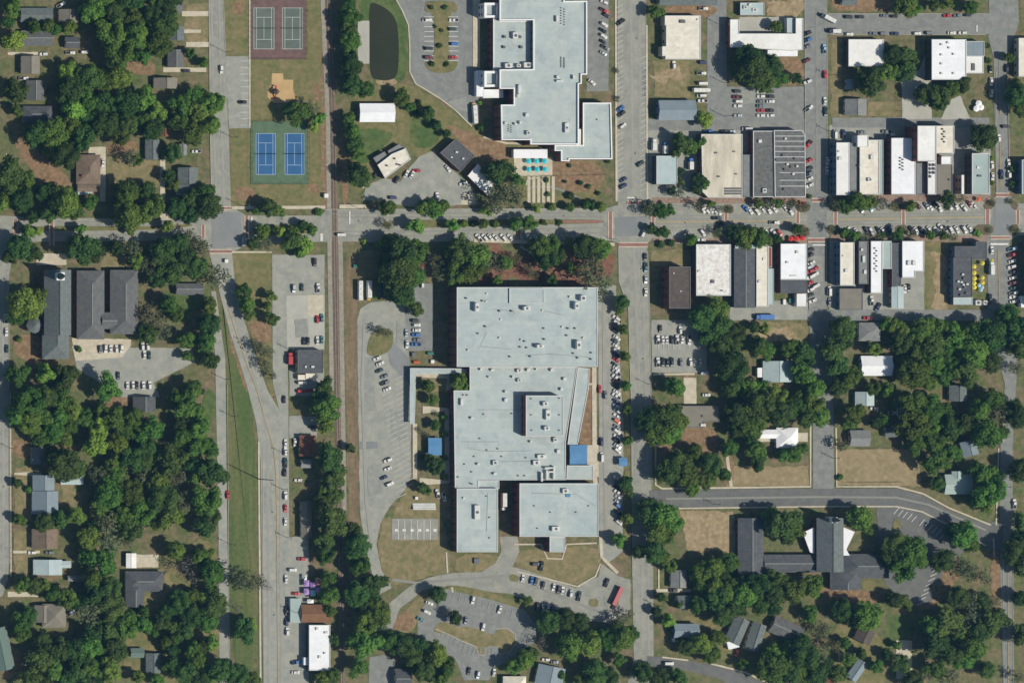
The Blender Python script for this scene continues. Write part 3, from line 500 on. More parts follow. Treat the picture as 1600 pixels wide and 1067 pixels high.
def block(e, poly, h, roof, wall='wall_brick', par=0.35, cop='coping', z0=0.0, windows=True, sunk=0.3, wallname='wall'):
    """a flat-roofed block: walls, roof sheet, coping round the edge, windows in the west wall"""
    P = ccw([rel(e, gp(p[0], p[1], h)) for p in toprect(poly)]); n = len(P)
    if cop == 'coping' and roof in ('roof_dark', 'roof_umber', 'roof_grey', 'roof_taupe'): cop = 'coping_dark'
    v = [(x, y, z0) for x, y in P] + [(x, y, h - 0.02) for x, y in P]
    f = [(i, (i + 1) % n, n + (i + 1) % n, n + i) for i in range(n)]
    wl = link(wallname, mesh('wall', v, f, MATS[wall]), e)
    if par > 0:
        O = inset(P, -0.04); I = inset(P, par)
        rf = link('roof', mesh('roof', [(x, y, h - sunk) for x, y in inset(P, par * .5)], [tuple(range(n))], MATS[roof]), e)
        v = [(x, y, h) for x, y in O] + [(x, y, h) for x, y in I] + [(x, y, h - sunk - .15) for x, y in O] + [(x, y, h - sunk - .15) for x, y in I]
        f = []
        for i in range(n):
            j = (i + 1) % n; f += [(i, j, n + j, n + i), (2 * n + i, 2 * n + j, j, i), (n + i, n + j, 3 * n + j, 3 * n + i)]
        link('parapet', mesh('parapet', v, f, MATS[cop]), e)
    else:
        O = inset(P, -0.15); v = [(x, y, h) for x, y in O] + [(x, y, h - .2) for x, y in O]
        rf = link('roof', mesh('roof', v, [tuple(range(n))] + [(n + i, n + (i + 1) % n, (i + 1) % n, i) for i in range(n)], MATS[roof]), e)
    if windows:
        for i in range(n):
            a, b = Vector(P[i]), Vector(P[(i + 1) % n]); d = b - a
            if d.length < 6: continue
            t = d.normalized(); out = Vector((t.y, -t.x))
            if out.x > -0.6: continue
            k = int(d.length // 4.2)
            for s in range(max(1, int((h - z0 - 0.6) // 3.4))):
                for q in range(k):
                    c = a + t * (d.length * (q + .5) / k)
                    link('window', WIN, wl, (c.x + out.x * .02, c.y + out.y * .02, z0 + 1.9 + s * 3.4), math.atan2(out.y, out.x))
    return rf
def gable(e, x0, y0, x1, y1, roof, ridge='x', ang=0.0, eave=3.0, slope=0.42, hip=False, wall='wall_cream', over=0.45, cap=True, hipends=(1, 1)):
    """a pitched block: walls with gable ends, roof with thickness and overhang, ridge cap"""
    u, v = (x0 + x1) / 2, (y0 + y1) / 2
    cx, cy = rel(e, gp(u, v, eave)); w2, d2 = (x1 - x0) * S / 2, (y1 - y0) * S / 2
    rz = R(ang)
    if ridge == 'y': a, b = d2, w2; rz += math.pi / 2
    else: a, b = w2, d2
    rise = b * slope; t = .2
    ca, sa = math.cos(rz), math.sin(rz)
    T = lambda x, y, z: (cx + x * ca - y * sa, cy + x * sa + y * ca, z)
    r0 = -a + (b if hip and hipends[0] else 0); r1 = a - (b if hip and hipends[1] else 0)
    if r0 > r1: r0 = r1 = (r0 + r1) / 2
    zt = eave + rise
    top = [(-a, -b, eave), (a, -b, eave), (a, b, eave), (-a, b, eave), (r0, 0, zt), (r1, 0, zt)]
    v_ = [T(*p) for p in top] + [T(p[0], p[1], p[2] - t) for p in top]
    f = [(0, 1, 5, 4), (2, 3, 4, 5)]
    f += [(1, 2, 5), (3, 0, 4)] if hip else []
    f += [tuple(6 + k for k in reversed(q)) for q in f]
    if hip: f += [(6, 7, 1, 0), (7, 8, 2, 1), (8, 9, 3, 2), (9, 6, 0, 3)]
    else: f += [(6, 7, 1, 0), (8, 9, 3, 2), (7, 11, 5, 1), (11, 8, 2, 5), (9, 10, 4, 3), (10, 6, 0, 4)]
    rf = link('roof', mesh('roof', v_, f, MATS[roof]), e)
    if cap and r1 - r0 > 1:
        cm = MB().box(r0, -.22, zt - .03, r1, .22, zt + .1)
        cm.v = [T(*p) for p in cm.v]; link('ridge_cap', cm.build('ridge_cap', MATS[roof] if roof not in ('roof_shingle', 'roof_dark') else MATS['ridge_light']), rf)
    A_, B2 = max(.5, a - over), max(.5, b - over); zb = eave - .1
    wv = [(-A_, -B2, 0), (A_, -B2, 0), (A_, B2, 0), (-A_, B2, 0), (-A_, -B2, zb), (A_, -B2, zb), (A_, B2, zb), (-A_, B2, zb)]
    wf = [(0, 1, 5, 4), (1, 2, 6, 5), (2, 3, 7, 6), (3, 0, 4, 7)]
    if not hip:
        wv += [(A_, 0, zt - t - .1), (-A_, 0, zt - t - .1)]; wf += [(5, 6, 8), (7, 4, 9)]
    wl = link('wall', mesh('wall', [T(*p) for p in wv], wf, MATS[wall]), e)
    for sx, sy, ln, rot in ((-1, 0, B2, math.pi), (0, 1, A_, math.pi / 2), (0, -1, A_, -math.pi / 2)):
        k = int(2 * ln // 3.6)
        for q in range(k):
            s = -ln + 2 * ln * (q + .5) / k
            p = T(sx * (A_ + .02) if sx else s, sy * (B2 + .02) if sy else s, min(1.7, eave * .55))
            if eave > 2.2: link('window', WIN, wl, p, rz + rot)
    return rf
def chimney(rf, e, u, v, z):
    x, y = rel(e, gp(u, v, z)); link('chimney', MB().box(-.5, -.5, z - 2.2, .5, .5, z).build('chimney', MATS['brick_red']), rf, (x, y, 0))
def house(x0, y0, x1, y1, roof, label, short=None, ridge='x', ang=0, eave=3.1, slope=0.42, hip=False, wall='wall_cream', name='house', cat='house', ch=None):
    e = bld(name, label, cat, (x0 + x1) / 2, (y0 + y1) / 2, short)
    rf = gable(e, x0, y0, x1, y1, roof, ridge, ang, eave, slope, hip, wall)
    if ch: chimney(rf, e, ch[0], ch[1], eave + 2.2)
    return e
def flat(poly, h, roof, label, short=None, wall='wall_brick', name='shop_building', cat='building', par=.35, units=(), cop='coping'):
    P = toprect(poly); u = sum(p[0] for p in P) / len(P); v = sum(p[1] for p in P) / len(P)
    e = bld(name, label, cat, u, v, short); block(e, poly, h, roof, wall, par, cop)
    for q in units: unit(e, q[0], q[1], q[2], q[3], h - .3 if par else h, *(q[4:]))
    return e
# ---------------------------------------------------------------- the big grey school in the middle
e = bld('school_building', 'huge grey flat-roofed brick school filling the middle of the picture', 'school', 820, 650, 'the big grey school')
block(e, (714, 449, 934, 573), 12.2, 'roof_membrane')
block(e, (796, 451, 850, 474), 12.7, 'roof_membrane', z0=11.9, windows=False, par=.3)
block(e, [(734, 573.5), (902, 573.5), (884, 691), (884, 727), (885, 749.5), (748, 750), (748, 762), (711, 762), (709, 610), (734, 610)], 7.6, 'roof_membrane')
block(e, [(903, 574), (921, 576), (920, 606), (903, 694), (887, 694)], 6.0, 'roof_membrane', windows=False)
block(e, [(886, 727), (927, 727), (927, 749), (886, 749)], 5.6, 'roof_membrane', windows=False)
block(e, (822, 618, 880, 681), 13.6, 'roof_membrane', z0=7)
block(e, (714, 763, 778, 862), 8.6, 'roof_membrane'); block(e, (812, 755, 935, 838), 10.2, 'roof_membrane')
block(e, (859, 838.5, 883, 862), 7.4, 'roof_membrane')
block(e, (748, 751, 780, 763), 6.8, 'roof_membrane', windows=False)
for u, v, a, b in ((746, 480, 6, 13), (824, 482, 10, 6), (902, 478, 6, 11), (912, 466, 8, 8), (905, 539, 7, 13), (845, 541, 11, 5)): unit(e, u, v, a, b, 11.9, 2.9)
for u, v in ((729, 466), (761, 459), (754, 470), (760, 471), (781, 486), (783, 499), (800, 486), (848, 485), (891, 464), (747, 521), (759, 510), (781, 528), (815, 531), (820, 533), (823, 543), (813, 542), (851, 530), (850, 513), (879, 511), (888, 513), (899, 513), (886, 524), (829, 557), (797, 557), (732, 547), (924, 551), (924, 561), (903, 559), (896, 552), (912, 528)): unit(e, u, v, 2.6, 2.4, 11.9, rng.uniform(.5, 1.1), rng.choice(['unit_metal', 'unit_dark', 'unit_dark']), 'roof_vent')
for u, v, a, b in ((812, 579, 8, 5), (770, 578, 5, 3), (826, 578, 5, 4), (863, 578, 5, 4), (883, 592, 5, 4), (812, 594, 6, 5), (878, 608, 4, 4), (791, 612, 4, 3), (722, 628, 4, 10), (791, 625, 5, 5), (868, 687, 6, 7), (873, 705, 5, 5), (847, 713, 14, 6), (839, 723, 11, 7), (774, 723, 7, 7), (774, 740, 5, 3), (752, 577, 3, 3), (839, 577, 3, 2), (802, 589, 3, 3), (765, 589, 3, 2), (830, 690, 3, 3), (738, 653, 4, 3), (748, 725, 4, 3)): unit(e, u, v, a, b, 7.3, 1.5)
for u, v in ((741, 713), (761, 703), (778, 701), (784, 713), (726, 725), (737, 737), (716, 745), (820, 743), (730, 617), (724, 617), (756, 647), (800, 646), (735, 755), (738, 756), (750, 685), (822, 715), (810, 743)): unit(e, u, v, 2.2, 2, 7.3, .6, 'unit_dark', 'roof_vent')
for u, v, a, b in ((853, 631, 8, 6), (857, 648, 7, 15), (855, 669, 8, 6)): unit(e, u, v, a, b, 13.3, 2)
for u, v in ((830, 623), (874, 622), (874, 672), (831, 672), (830, 648), (874, 648)): unit(e, u, v, 2, 2, 13.3, .5, 'unit_dark', 'roof_vent')
for u, v, a, b in ((858, 731, 12, 2.6), (862, 737, 10, 2.6), (855, 742, 2.8, 15), (847, 745, 2.8, 14), (866, 738, 2.6, 20)): unit(e, u, v, a, b, 7.3, 2.0 + a * .01, 'unit_metal', 'duct')
unit(e, 746, 800, 8, 22, 8.3, 1.8); unit(e, 725, 778, 3, 3, 8.3, .8); unit(e, 884, 767, 9, 7, 9.9, 1.6); unit(e, 869, 826, 12, 7, 9.9, 1.8); unit(e, 888, 774, 7, 5, 9.9, .5, 'canopy_blue', 'tarpaulin')
for u, v in ((765, 808), (760, 775), (900, 800), (835, 790), (860, 800), (920, 790), (840, 825), (765, 840)): unit(e, u, v, 2, 2, 8.3 if u < 790 else 9.9, .5, 'unit_dark', 'roof_vent')
for p in ([(770, 483), (800, 486), (805, 490)], [(760, 520), (750, 541), (800, 546)], [(820, 555), (860, 553), (920, 558)], [(850, 486), (880, 492)], [(730, 700), (760, 705), (830, 704)], [(745, 640), (830, 640)], [(720, 690), (780, 690)], [(845, 720), (780, 721)], [(760, 830), (762, 770)], [(830, 770), (900, 772), (930, 790)]):
    hh = 12.0 if p[0][1] < 573 else 7.4 if p[0][1] < 752 else 8.4 if p[0][0] < 790 else 10.0
    L, Rr = strip_pts([rel(e, gp(q[0], q[1], hh)) for q in p], .16); n = len(L)
    link('conduit', mesh('conduit', [(q.x, q.y, hh) for q in L] + [(q.x, q.y, hh) for q in Rr], [(i, n + i, n + i + 1, i + 1) for i in range(n - 1)], MATS['unit_dark']), e)
# ---------------------------------------------------------------- the second school at the top
e = bld('school_building', 'pale flat-roofed school with white parapets cut by the top edge', 'school', 850, 120, 'the white-edged school')
cw = 'coping_white'
block(e, [(781.5, 33), (833, 33), (833, 108), (771, 112), (771, 28.5), (781.5, 28.5)], 8.2, 'roof_membrane', cop=cw, par=.4, sunk=.5)
block(e, [(781, -14), (882, -14), (882, 2), (917.5, 2), (917.5, 117), (909, 117), (909, 131), (904.5, 132), (904.5, 226), (829, 226), (829, 219), (784, 219), (783, 164), (803, 164), (803, 139), (781, 139), (781, 109), (833.5, 108.5), (833.5, 32), (781, 32)], 11.5, 'roof_membrane', cop=cw, par=.6, sunk=1.0)
block(e, [(911, 161), (955, 161), (957, 249), (890, 249), (890, 252), (877, 252), (877, 236), (867, 236), (867, 227), (911, 227)], 8.2, 'roof_membrane', cop=cw, par=.6, sunk=.7)
block(e, (757, 5, 780.5, 28), 9.0, 'roof_membrane', 'wall_white', 1.3, cw, sunk=1.5); block(e, (757, 111.5, 780.5, 136), 9.0, 'roof_membrane', 'wall_white', 1.3, cw, sunk=1.5)
for p in ((745, 111, 755, 151), (755.5, 140.5, 786, 153)):
    block(e, p, 4.2, 'roof_bright', 'wall_white', 0, windows=False, wallname='canopy_support')
unit(e, 806, 56, 8, 10, 7.7, 2.2)
for u, v in ((789, 58), (813, 58), (788, 74), (815, 74)): unit(e, u, v, 4, 4, 7.7, 1.2, 'unit_dark')
unit(e, 795, 103, 11, 7, 7.7, 2.4); unit(e, 811, 103, 6, 5, 7.7, 2); unit(e, 826, 102, 14, 8, 7.7, 2.4)
for u, v, a, b in ((811, 150, 5, 5), (824, 180, 5, 5), (791, 193, 4, 4), (806, 194, 3, 3), (814, 192, 4, 4), (826, 208, 6, 6), (886, 200, 6, 15), (872, 121, 4, 4), (875, 127, 10, 3), (897, 121, 3, 6), (871, 30, 3, 9), (812, 140, 4, 14)): unit(e, u, v, a, b, 10.5, 1.6)
for k in range(14):
    unit(e, 877 + (k % 2) * 5, 13 + k * 2, 1.6, 1.5, 10.5, .5, 'unit_dark', 'roof_vent'); unit(e, 877 + (k % 2) * 5, 90 + k * 1.2, 1.6, 1.5, 10.5, .5, 'unit_dark', 'roof_vent')
for k in range(8): unit(e, 795 + (k % 2) * 4, 195 + k * 1.7, 1.5, 1.4, 10.5, .5, 'unit_dark', 'roof_vent')
unit(e, 904, 215, 8, 26, 7.6, .8, 'roof_cream', 'skylight_cover'); unit(e, 933, 187, 2, 2, 7.5, .5, 'unit_dark', 'roof_vent')
# covered walk, pavilion and canopies round the big school
e = bld('covered_walkway', 'grey roofed walkway bent round the school courtyard', 'walkway', 660, 600)
for p in ([(641, 575), (732, 576), (732, 584), (650, 584), (648, 662), (641, 662)],): block(e, p, 3.6, 'roof_membrane', 'wall_grey', .2, sunk=.1, windows=False, wallname='fascia', z0=3.0)
for k in range(9):
    x, y = rel(e, gp(643, 580 + k * 10)); link('post', MB().box(-.12, -.12, 0, .12, .12, 3.1).build('post', MATS['wall_grey']), e, (x, y, 0))
for x0, y0, x1, y1, lb, hh in ((669, 684, 690, 711, 'blue roofed picnic pavilion in the school courtyard', 3.4), (890, 695, 917, 726, 'large square blue canopy at the east door of the school', 3.8), (967, 715, 980, 728, 'small square blue canopy between the parked car rows', 3.0)):
    e = bld('entrance_canopy' if x0 != 669 else 'picnic_pavilion', lb, 'canopy', (x0 + x1) / 2, (y0 + y1) / 2, 'the blue pavilion' if x0 == 669 else None)
    w2, d2 = (x1 - x0) * S / 2, (y1 - y0) * S / 2; cx, cy = rel(e, gp((x0 + x1) / 2, (y0 + y1) / 2, hh))
    v = [(-w2, -d2, hh), (w2, -d2, hh), (w2, d2, hh), (-w2, d2, hh), (-w2, 0, hh + .5), (w2, 0, hh + .5)]
    v += [(a, b, c - .15) for a, b, c in v]
    f = [(0, 1, 5, 4), (2, 3, 4, 5), (1, 2, 5), (3, 0, 4), (7, 6, 10, 11), (9, 8, 11, 10), (6, 7, 1, 0), (7, 8, 2, 1), (8, 9, 3, 2), (9, 6, 0, 3)]
    link('roof', mesh('roof', v, f, MATS['canopy_blue']), e, (cx, cy, 0))
    for sx in (-1, 1):
        for sy in (-1, 1): link('post', MB().box(-.1, -.1, 0, .1, .1, hh - .1).build('post', MATS['unit_metal']), e, (cx + sx * (w2 - .3), cy + sy * (d2 - .3), 0))
flat((803, 234, 855, 247), 4.0, 'roof_bright', 'long bright white flat roof above the turquoise parasols', 'the white patio roof', 'wall_white', 'patio_pavilion', 'pavilion', 0)
# ---------------------------------------------------------------- church at the left
e = bld('church', 'long grey-roofed church with white steeple at the left', 'church', 90, 490, 'the steepled church')
gable(e, 69, 422, 111, 524, 'roof_slate_blue', 'y', eave=8.0, slope=.62, wall='wall_brick'); gable(e, 66, 524, 108, 561, 'roof_slate_blue', 'y', eave=6.5, slope=.5, hip=True, hipends=(1, 0), wall='wall_brick')
x, y = rel(e, gp(92, 432, 12)); st = link('steeple', MB().box(-2, -2, 6, 2, 2, 15).build('steeple', MATS['wall_white']), e, (x, y, 0))
link('spire', MB().tube([(0, 0, 15), (0, 0, 24)], [2.2, .08], 8).build('spire', MATS['roof_slate_blue']), st); link('belfry_roof', MB().box(-2.3, -2.3, 15, 2.3, 2.3, 15.3).build('belfry_roof', MATS['coping_white']), st)
x, y = rel(e, gp(54, 508, 5)); mb = MB().tube([(0, 0, 0), (0, 0, 5)], [4.2, 4.2], 8); link('chapel_wall', mb.build('chapel_wall', MATS['wall_brick']), e, (x, y, 0)); link('chapel_roof', MB().tube([(0, 0, 5), (0, 0, 7.5)], [4.8, .2], 8).build('chapel_roof', MATS['roof_slate_blue']), e, (x, y, 0))
e = bld('church_hall', 'dark grey hip-roofed hall wrapped round a narrow court beside the church', 'hall', 168, 480, 'the dark hip-roofed hall')
gable(e, 120, 423, 163, 530, 'roof_shingle', 'y', eave=5, slope=.4, hip=True, wall='wall_brick'); gable(e, 172, 422, 216, 522, 'roof_shingle', 'y', eave=4.95, slope=.4, hip=True, wall='wall_brick')
gable(e, 158, 488, 182, 514, 'roof_shingle', 'x', eave=4.9, slope=.5, wall='wall_brick')
for u, v in ((173, 507), (180, 507), (175, 517), (184, 517)): unit(e, u, v, 6, 6, 0, 1.5, 'unit_metal', 'air_conditioner')
# ---------------------------------------------------------------- brick church at the right
e = bld('church', 'dark shingled church with two white wing roofs at the lower right', 'church', 1290, 865, 'the church with white wings')
gable(e, 1276, 809, 1318, 893, 'roof_slate_blue', 'y', eave=6.5, slope=.55, wall='wall_brick')
gable(e, 1193, 866, 1285, 894, 'roof_dark', 'x', eave=3.6, slope=.3, wall='wall_brick'); gable(e, 1153, 809, 1193, 897, 'roof_dark', 'y', eave=4.2, slope=.35, wall='wall_brick')
gable(e, 1318, 865, 1389, 903, 'roof_dark', 'x', eave=4.2, slope=.4, hip=True, wall='wall_brick'); gable(e, 1297, 886, 1345, 921, 'roof_dark', 'y', eave=4.0, slope=.35, hip=True, hipends=(0, 1), wall='wall_brick')
for p in ([(1255, 832), (1272, 824), (1272, 864), (1266, 862)], [(1316, 823), (1335, 831), (1322, 858), (1327, 867), (1316, 867)]): block(e, p, 4.6, 'roof_bright', 'wall_brick', 0, windows=False)
x, y = rel(e, gp(1303, 812, 12)); st = link('steeple', MB().box(-1.6, -1.6, 5, 1.6, 1.6, 13).build('steeple', MATS['wall_white']), e, (x, y, 0)); link('spire', MB().tube([(0, 0, 13), (0, 0, 20)], [1.8, .08], 8).build('spire', MATS['roof_slate_blue']), st)
# ---------------------------------------------------------------- west side houses
sg = 'roof_shingle'
house(32, 13, 82, 35, 'roof_slate_blue', 'long grey gabled house nearest the top left corner', 'the top left grey house')
house(92, 15, 123, 36, 'roof_taupe', 'squarish brown and grey gabled house near the top left', 'the brown-grey house', 'y')
house(33, 48, 82, 72, sg, 'grey gabled house with dark roof vents, second down the left side', 'the second left house')
house(33, 88, 62, 116, 'roof_taupe', 'olive-roofed gabled house with long shadow near left edge', 'the olive-roofed house', 'y', eave=3.6)
house(41, 126, 69, 157, sg, 'grey gabled house with pale back porch below the olive-roofed house', 'the grey porch house', 'y')
house(36, 166, 82, 192, 'roof_dark', 'dark house half hidden by trees at the left', 'the dark half-hidden house', hip=True)
house(102, 58, 124, 76, 'roof_dark', 'small dark shed in tree shade behind the second left house', None, name='shed', cat='shed')
house(262, 42, 288, 64, 'roof_slate_blue', 'blue-grey house half under trees by the north street', 'the blue-grey corner house', 'y')
house(262, 78, 287, 106, sg, 'grey gabled house with white east edge beside a brown deck', 'the white-edged house', 'y')
house(240, 122, 277, 139, 'roof_taupe', 'brown-grey bungalow in front of the large oaks', 'the brown-grey bungalow', 'y')
house(268, -4, 284, 20, 'roof_slate_blue', 'sliver of grey roof at the top edge beside the street', None)
house(253, 184, 270, 200, 'roof_umber', 'small brown shed among trees above the orange shed', None, name='shed', cat='shed', eave=2.6)
house(252, 200, 263, 214, 'roof_rust', 'tiny orange-red roofed shed behind the oaks', 'the orange shed', 'y', name='shed', cat='shed', eave=2.3)
e = house(119, 242, 157, 288, 'roof_brown', 'large brown hip-roofed house with chimney beside a concrete drive', 'the brown hip-roofed house', 'y', hip=True, ch=(129, 275), wall='wall_brick')
gable(e, 121, 288.5, 156, 300, 'roof_brown', 'x', eave=2.9, slope=.2, cap=False); block(e, (122, 296, 144, 304), 2.8, 'roof_metal_light', 'wall_white', 0, windows=False)
house(227, 218, 249, 250, 'roof_slate_blue', 'blue-grey gabled outbuilding above the front lawn', 'the blue-grey outbuilding', 'y', name='garage', cat='garage')
house(280, 225, 292, 243, 'roof_grey', 'small light grey shed beside a parked white car', None, 'y', name='shed', cat='shed', eave=2.6)
e = house(278, 262, 309, 288, 'roof_slate_blue', 'dark blue-grey house with white porch near the crossroads', 'the white-porched house', 'y', eave=3.6); gable(e, 278, 288.5, 306, 303, 'roof_slate_blue', 'y', eave=3, slope=.3); block(e, (278, 299, 298, 304.5), 2.6, 'roof_white', 'wall_white', 0, windows=False)
house(275, 443, 317, 461, sg, 'low grey house with long ridge shaded by trees east of the church', 'the shaded grey house')
house(208, 620, 243, 643, 'roof_dark', 'dark roofed house at the south end of the gravel lot', 'the dark gravel-lot house', 'y')
house(49, 698, 71, 725, 'roof_slate_blue', 'small blue-grey house above the large metal-roofed house', 'the small blue-grey house', 'y')
e = house(51, 742, 85, 772, 'roof_metal_blue', 'large blue metal-roofed house facing the left street', 'the blue metal house', 'y'); gable(e, 50, 767, 91, 803, 'roof_metal_blue', 'y', eave=3.4)
house(95, 743, 130, 757, 'roof_metal_light', 'long pale metal shed behind the blue metal house', None, name='shed', cat='shed', eave=2.8, slope=.2)
house(175, 706, 192, 716, 'roof_umber', 'tiny brown shed deep in the western wood', None, name='shed', cat='shed', eave=2.4)
house(50, 826, 90, 857, 'roof_brown', 'brown gabled house beside the left street', 'the brown gabled house', 'y')
e = house(52, 874, 97, 898, 'roof_metal_light', 'pale green metal-roofed house with east wing at left', 'the pale metal house', 'y', slope=.25); gable(e, 93, 876, 111, 887, 'roof_metal_light', 'x', eave=2.9, slope=.2)
house(106, 899, 130, 908, 'roof_grey', 'small grey shed behind the pale metal house', None, name='shed', cat='shed', eave=2.5)
e = bld('house', 'dark L-shaped hip-roofed house with white-edged inner corner', 'house', 225, 915, 'the dark L-shaped house')
gable(e, 196, 892, 255, 924, 'roof_dark', 'x', eave=3.2, hip=True, wall='wall_white'); gable(e, 196, 908, 225, 948, 'roof_dark', 'y', eave=3.25, hip=True, hipends=(0, 1), wall='wall_white')
e = bld('house', 'small white roof at the end of the concrete drive in the western wood', 'carport', 205, 875); gable(e, 197, 864, 213, 887, 'roof_white', 'y', eave=2.8, slope=.2, wall='wall_white')
e = house(54, 945, 80, 972, 'roof_taupe', 'taupe-roofed house beside a round white parasol', 'the taupe house', 'y'); gable(e, 66, 943, 103, 980, 'roof_taupe', 'y', eave=3.4, hip=True)
house(-14, 980, 17, 1047, 'roof_green', 'green-grey roof cut by the lower left edge', 'the green-roofed house', 'y', ang=12, eave=3.4)
house(204, 1012, 225, 1027, 'roof_green', 'small green-grey shed on the bright lawn', 'the green shed', name='shed', cat='shed', eave=2.6)
house(228, 1020, 251, 1051, 'roof_slate_blue', 'blue-grey house in the trees right of the green shed', None, 'y')
# ---------------------------------------------------------------- between the rails and the road
flat((466, 547, 505, 583), 5.2, 'roof_dark', 'square dark-roofed shop beside the railway with a red truck in front', 'the square dark shop', 'wall_cream', units=((478, 573, 3, 3, .8), (489, 573, 5, 3, .8)))
e = bld('storage_shed', 'cream lean-to sheds behind the square dark shop', 'shed', 479, 588); block(e, (466, 586, 477, 593), 2.8, 'roof_cream', 'wall_cream', 0, windows=False); block(e, (478, 584, 493, 592), 3.2, 'roof_cream', 'wall_cream', 0, windows=False)
house(468, 680, 494, 713, 'roof_rust', 'rust-red roofed house under trees beside the road', 'the rust-roofed house', 'y', hip=True)
house(470, 717, 486, 731, 'roof_grey', 'small grey annexe below the rust-red roofed house', None, name='shed', cat='shed', eave=2.7)
house(470, 783, 487, 840, 'roof_taupe', 'long narrow taupe-roofed store beside the railway trees', 'the narrow taupe store', 'y', name='store', cat='building')
e = house(470, 944, 518, 972, 'roof_tan_brown', 'tan-brown gabled store with pale front canopy', 'the tan-brown store', 'x', name='store', cat='building'); block(e, (454, 935, 470, 972), 3.0, 'roof_teal', 'wall_white', 0, windows=False)
e = flat((483, 976, 516, 1047), 5.4, 'roof_bright', 'bright white flat-roofed shop at the bottom beside the railway trees', 'the bright white shop', 'wall_dark', units=((496, 982, 4, 4, .8), (510, 988, 5, 3, .8), (500, 1026, 4, 4, .8), (508, 1020, 3, 3, .8))); block(e, (475, 1027, 484, 1038), 3.6, 'roof_bright', 'wall_white', 0, windows=False)
LAND.append(('the bottom asphalt lot', 596, 1050))
house(617, 1044, 642, 1075, 'roof_dark', 'dark roof at the bottom edge below the south trees', None, 'x')
house(562, 162, 617, 191, 'roof_bright', 'bright white metal barn below the pond', 'the white barn', 'x', name='barn', cat='barn', eave=4.3, slope=.18, wall='wall_grey')
e = bld('office_building', 'cream flat-roofed office set askew with grey lean-to', 'building', 612, 256, 'the askew cream office')
block(e, [(590, 258), (598, 252), (606, 246), (612, 241), (634, 232), (642, 249), (622, 264), (602, 279)], 4.6, 'roof_cream', 'wall_brick'); block(e, [(583, 247), (601, 237), (607, 244.5), (597, 251), (589, 256)], 3.4, 'roof_grey', 'wall_brick', .2, windows=False); block(e, [(606, 236), (624, 225), (633, 231), (612, 240), (608, 243)], 3.2, 'roof_grey', 'wall_brick', .2, windows=False)
for u, v in ((617, 248), (621, 257), (605, 259), (625, 258)): unit(e, u, v, 3, 2.5, 4.3, .7, 'unit_dark')
e = flat([(688, 239), (712, 217), (742, 243), (720, 268)], 5.0, 'roof_dark', 'dark diamond-set flat roof beside the gravel lot', 'the dark diamond roof', units=((714, 238, 4, 3, .8), (724, 248, 3, 3, .6), (706, 246, 3, 2, .5)))
flat([(731, 275), (747, 256), (772, 288), (770, 300), (762, 306)], 4.4, 'roof_white', 'white angled roof tucked under trees beside the dark diamond roof', None, 'wall_brick', par=.2)
# ---------------------------------------------------------------- north-east blocks
house(1030, -14, 1120, 9, 'roof_slate_blue', 'blue-grey roof cut by the top edge near the alley', 'the top blue-grey roof', 'x', eave=4, name='warehouse', cat='building')
e = flat([(1039, 25), (1095, 25), (1095, 93), (1040, 93), (1040, 88), (1035, 88), (1035, 73), (1041, 73), (1041, 40), (1039, 40)], 5.6, 'roof_cream', 'square cream flat-roofed building with red entrance mat', 'the square cream building', 'wall_cream', units=((1067, 34, 8, 5, .9, 'unit_dark'), (1091, 31, 4, 3, .5)))
house(1029, 157, 1087, 188, 'roof_metal_blue', 'slate-blue metal gabled building beside the white vans', 'the slate-blue building', 'x', name='warehouse', cat='building', eave=4.6, slope=.3, wall='wall_blue')
e = bld('motel_building', 'white U-shaped flat-roofed building around a small tree', 'building', 1195, 60, 'the white U-shaped building')
block(e, [(1141, 31), (1155, 31), (1155, 53), (1229, 53), (1243.5, 53), (1243.5, 29), (1255, 29), (1255, 78), (1240, 80), (1141, 74)], 5.4, 'roof_white', 'wall_brick'); block(e, (1200, 79, 1246, 88), 4.0, 'roof_bright', 'wall_white', 0, windows=False); block(e, (1230, 29, 1242, 52), 4.0, 'roof_metal_light', 'wall_white', .2, windows=False)
flat((1157, 5, 1194, 24), 3.4, 'roof_metal_light', 'cluttered pale teal shed at the top edge', None, 'wall_dark', 'shed', 'shed', .2, units=((1165, 12, 6, 5, .8), (1180, 16, 8, 5, .6), (1172, 8, 4, 4, .9)))
flat((1326, 62, 1381, 104), 5.4, 'roof_white', 'white flat roof partly shaded by a large oak', 'the shaded white roof', 'wall_dark')
e = flat((1456, 62, 1510, 125), 7.6, 'roof_bright', 'large white flat roof with grey east annexe near the corner', 'the large white roof', 'wall_dark', units=[(u, v, 3.5, 3, .8) for u, v in ((1472, 70), (1484, 75), (1472, 86), (1491, 85), (1472, 100), (1472, 115), (1491, 115), (1482, 67))])
block(e, (1510, 65, 1538, 88), 5.6, 'roof_metal_blue', 'wall_grey', .2); block(e, (1510, 88.5, 1537, 115), 5.0, 'roof_white', 'wall_grey', .3); unit(e, 1521, 105, 5, 11, 4.7, .5, 'unit_dark', 'skylight')
house(1320, 155, 1354, 181, 'roof_grey', 'grey gabled house with small lawn beside the alley', 'the alley house', 'y')
house(1322, 124, 1334, 140, 'roof_metal_blue', 'tiny blue-grey shed under the oak', None, 'y', name='shed', cat='shed', eave=2.6)
house(1315, -6, 1338, 9, 'roof_slate_blue', 'teal-grey roof at the top edge near the green truck', None)
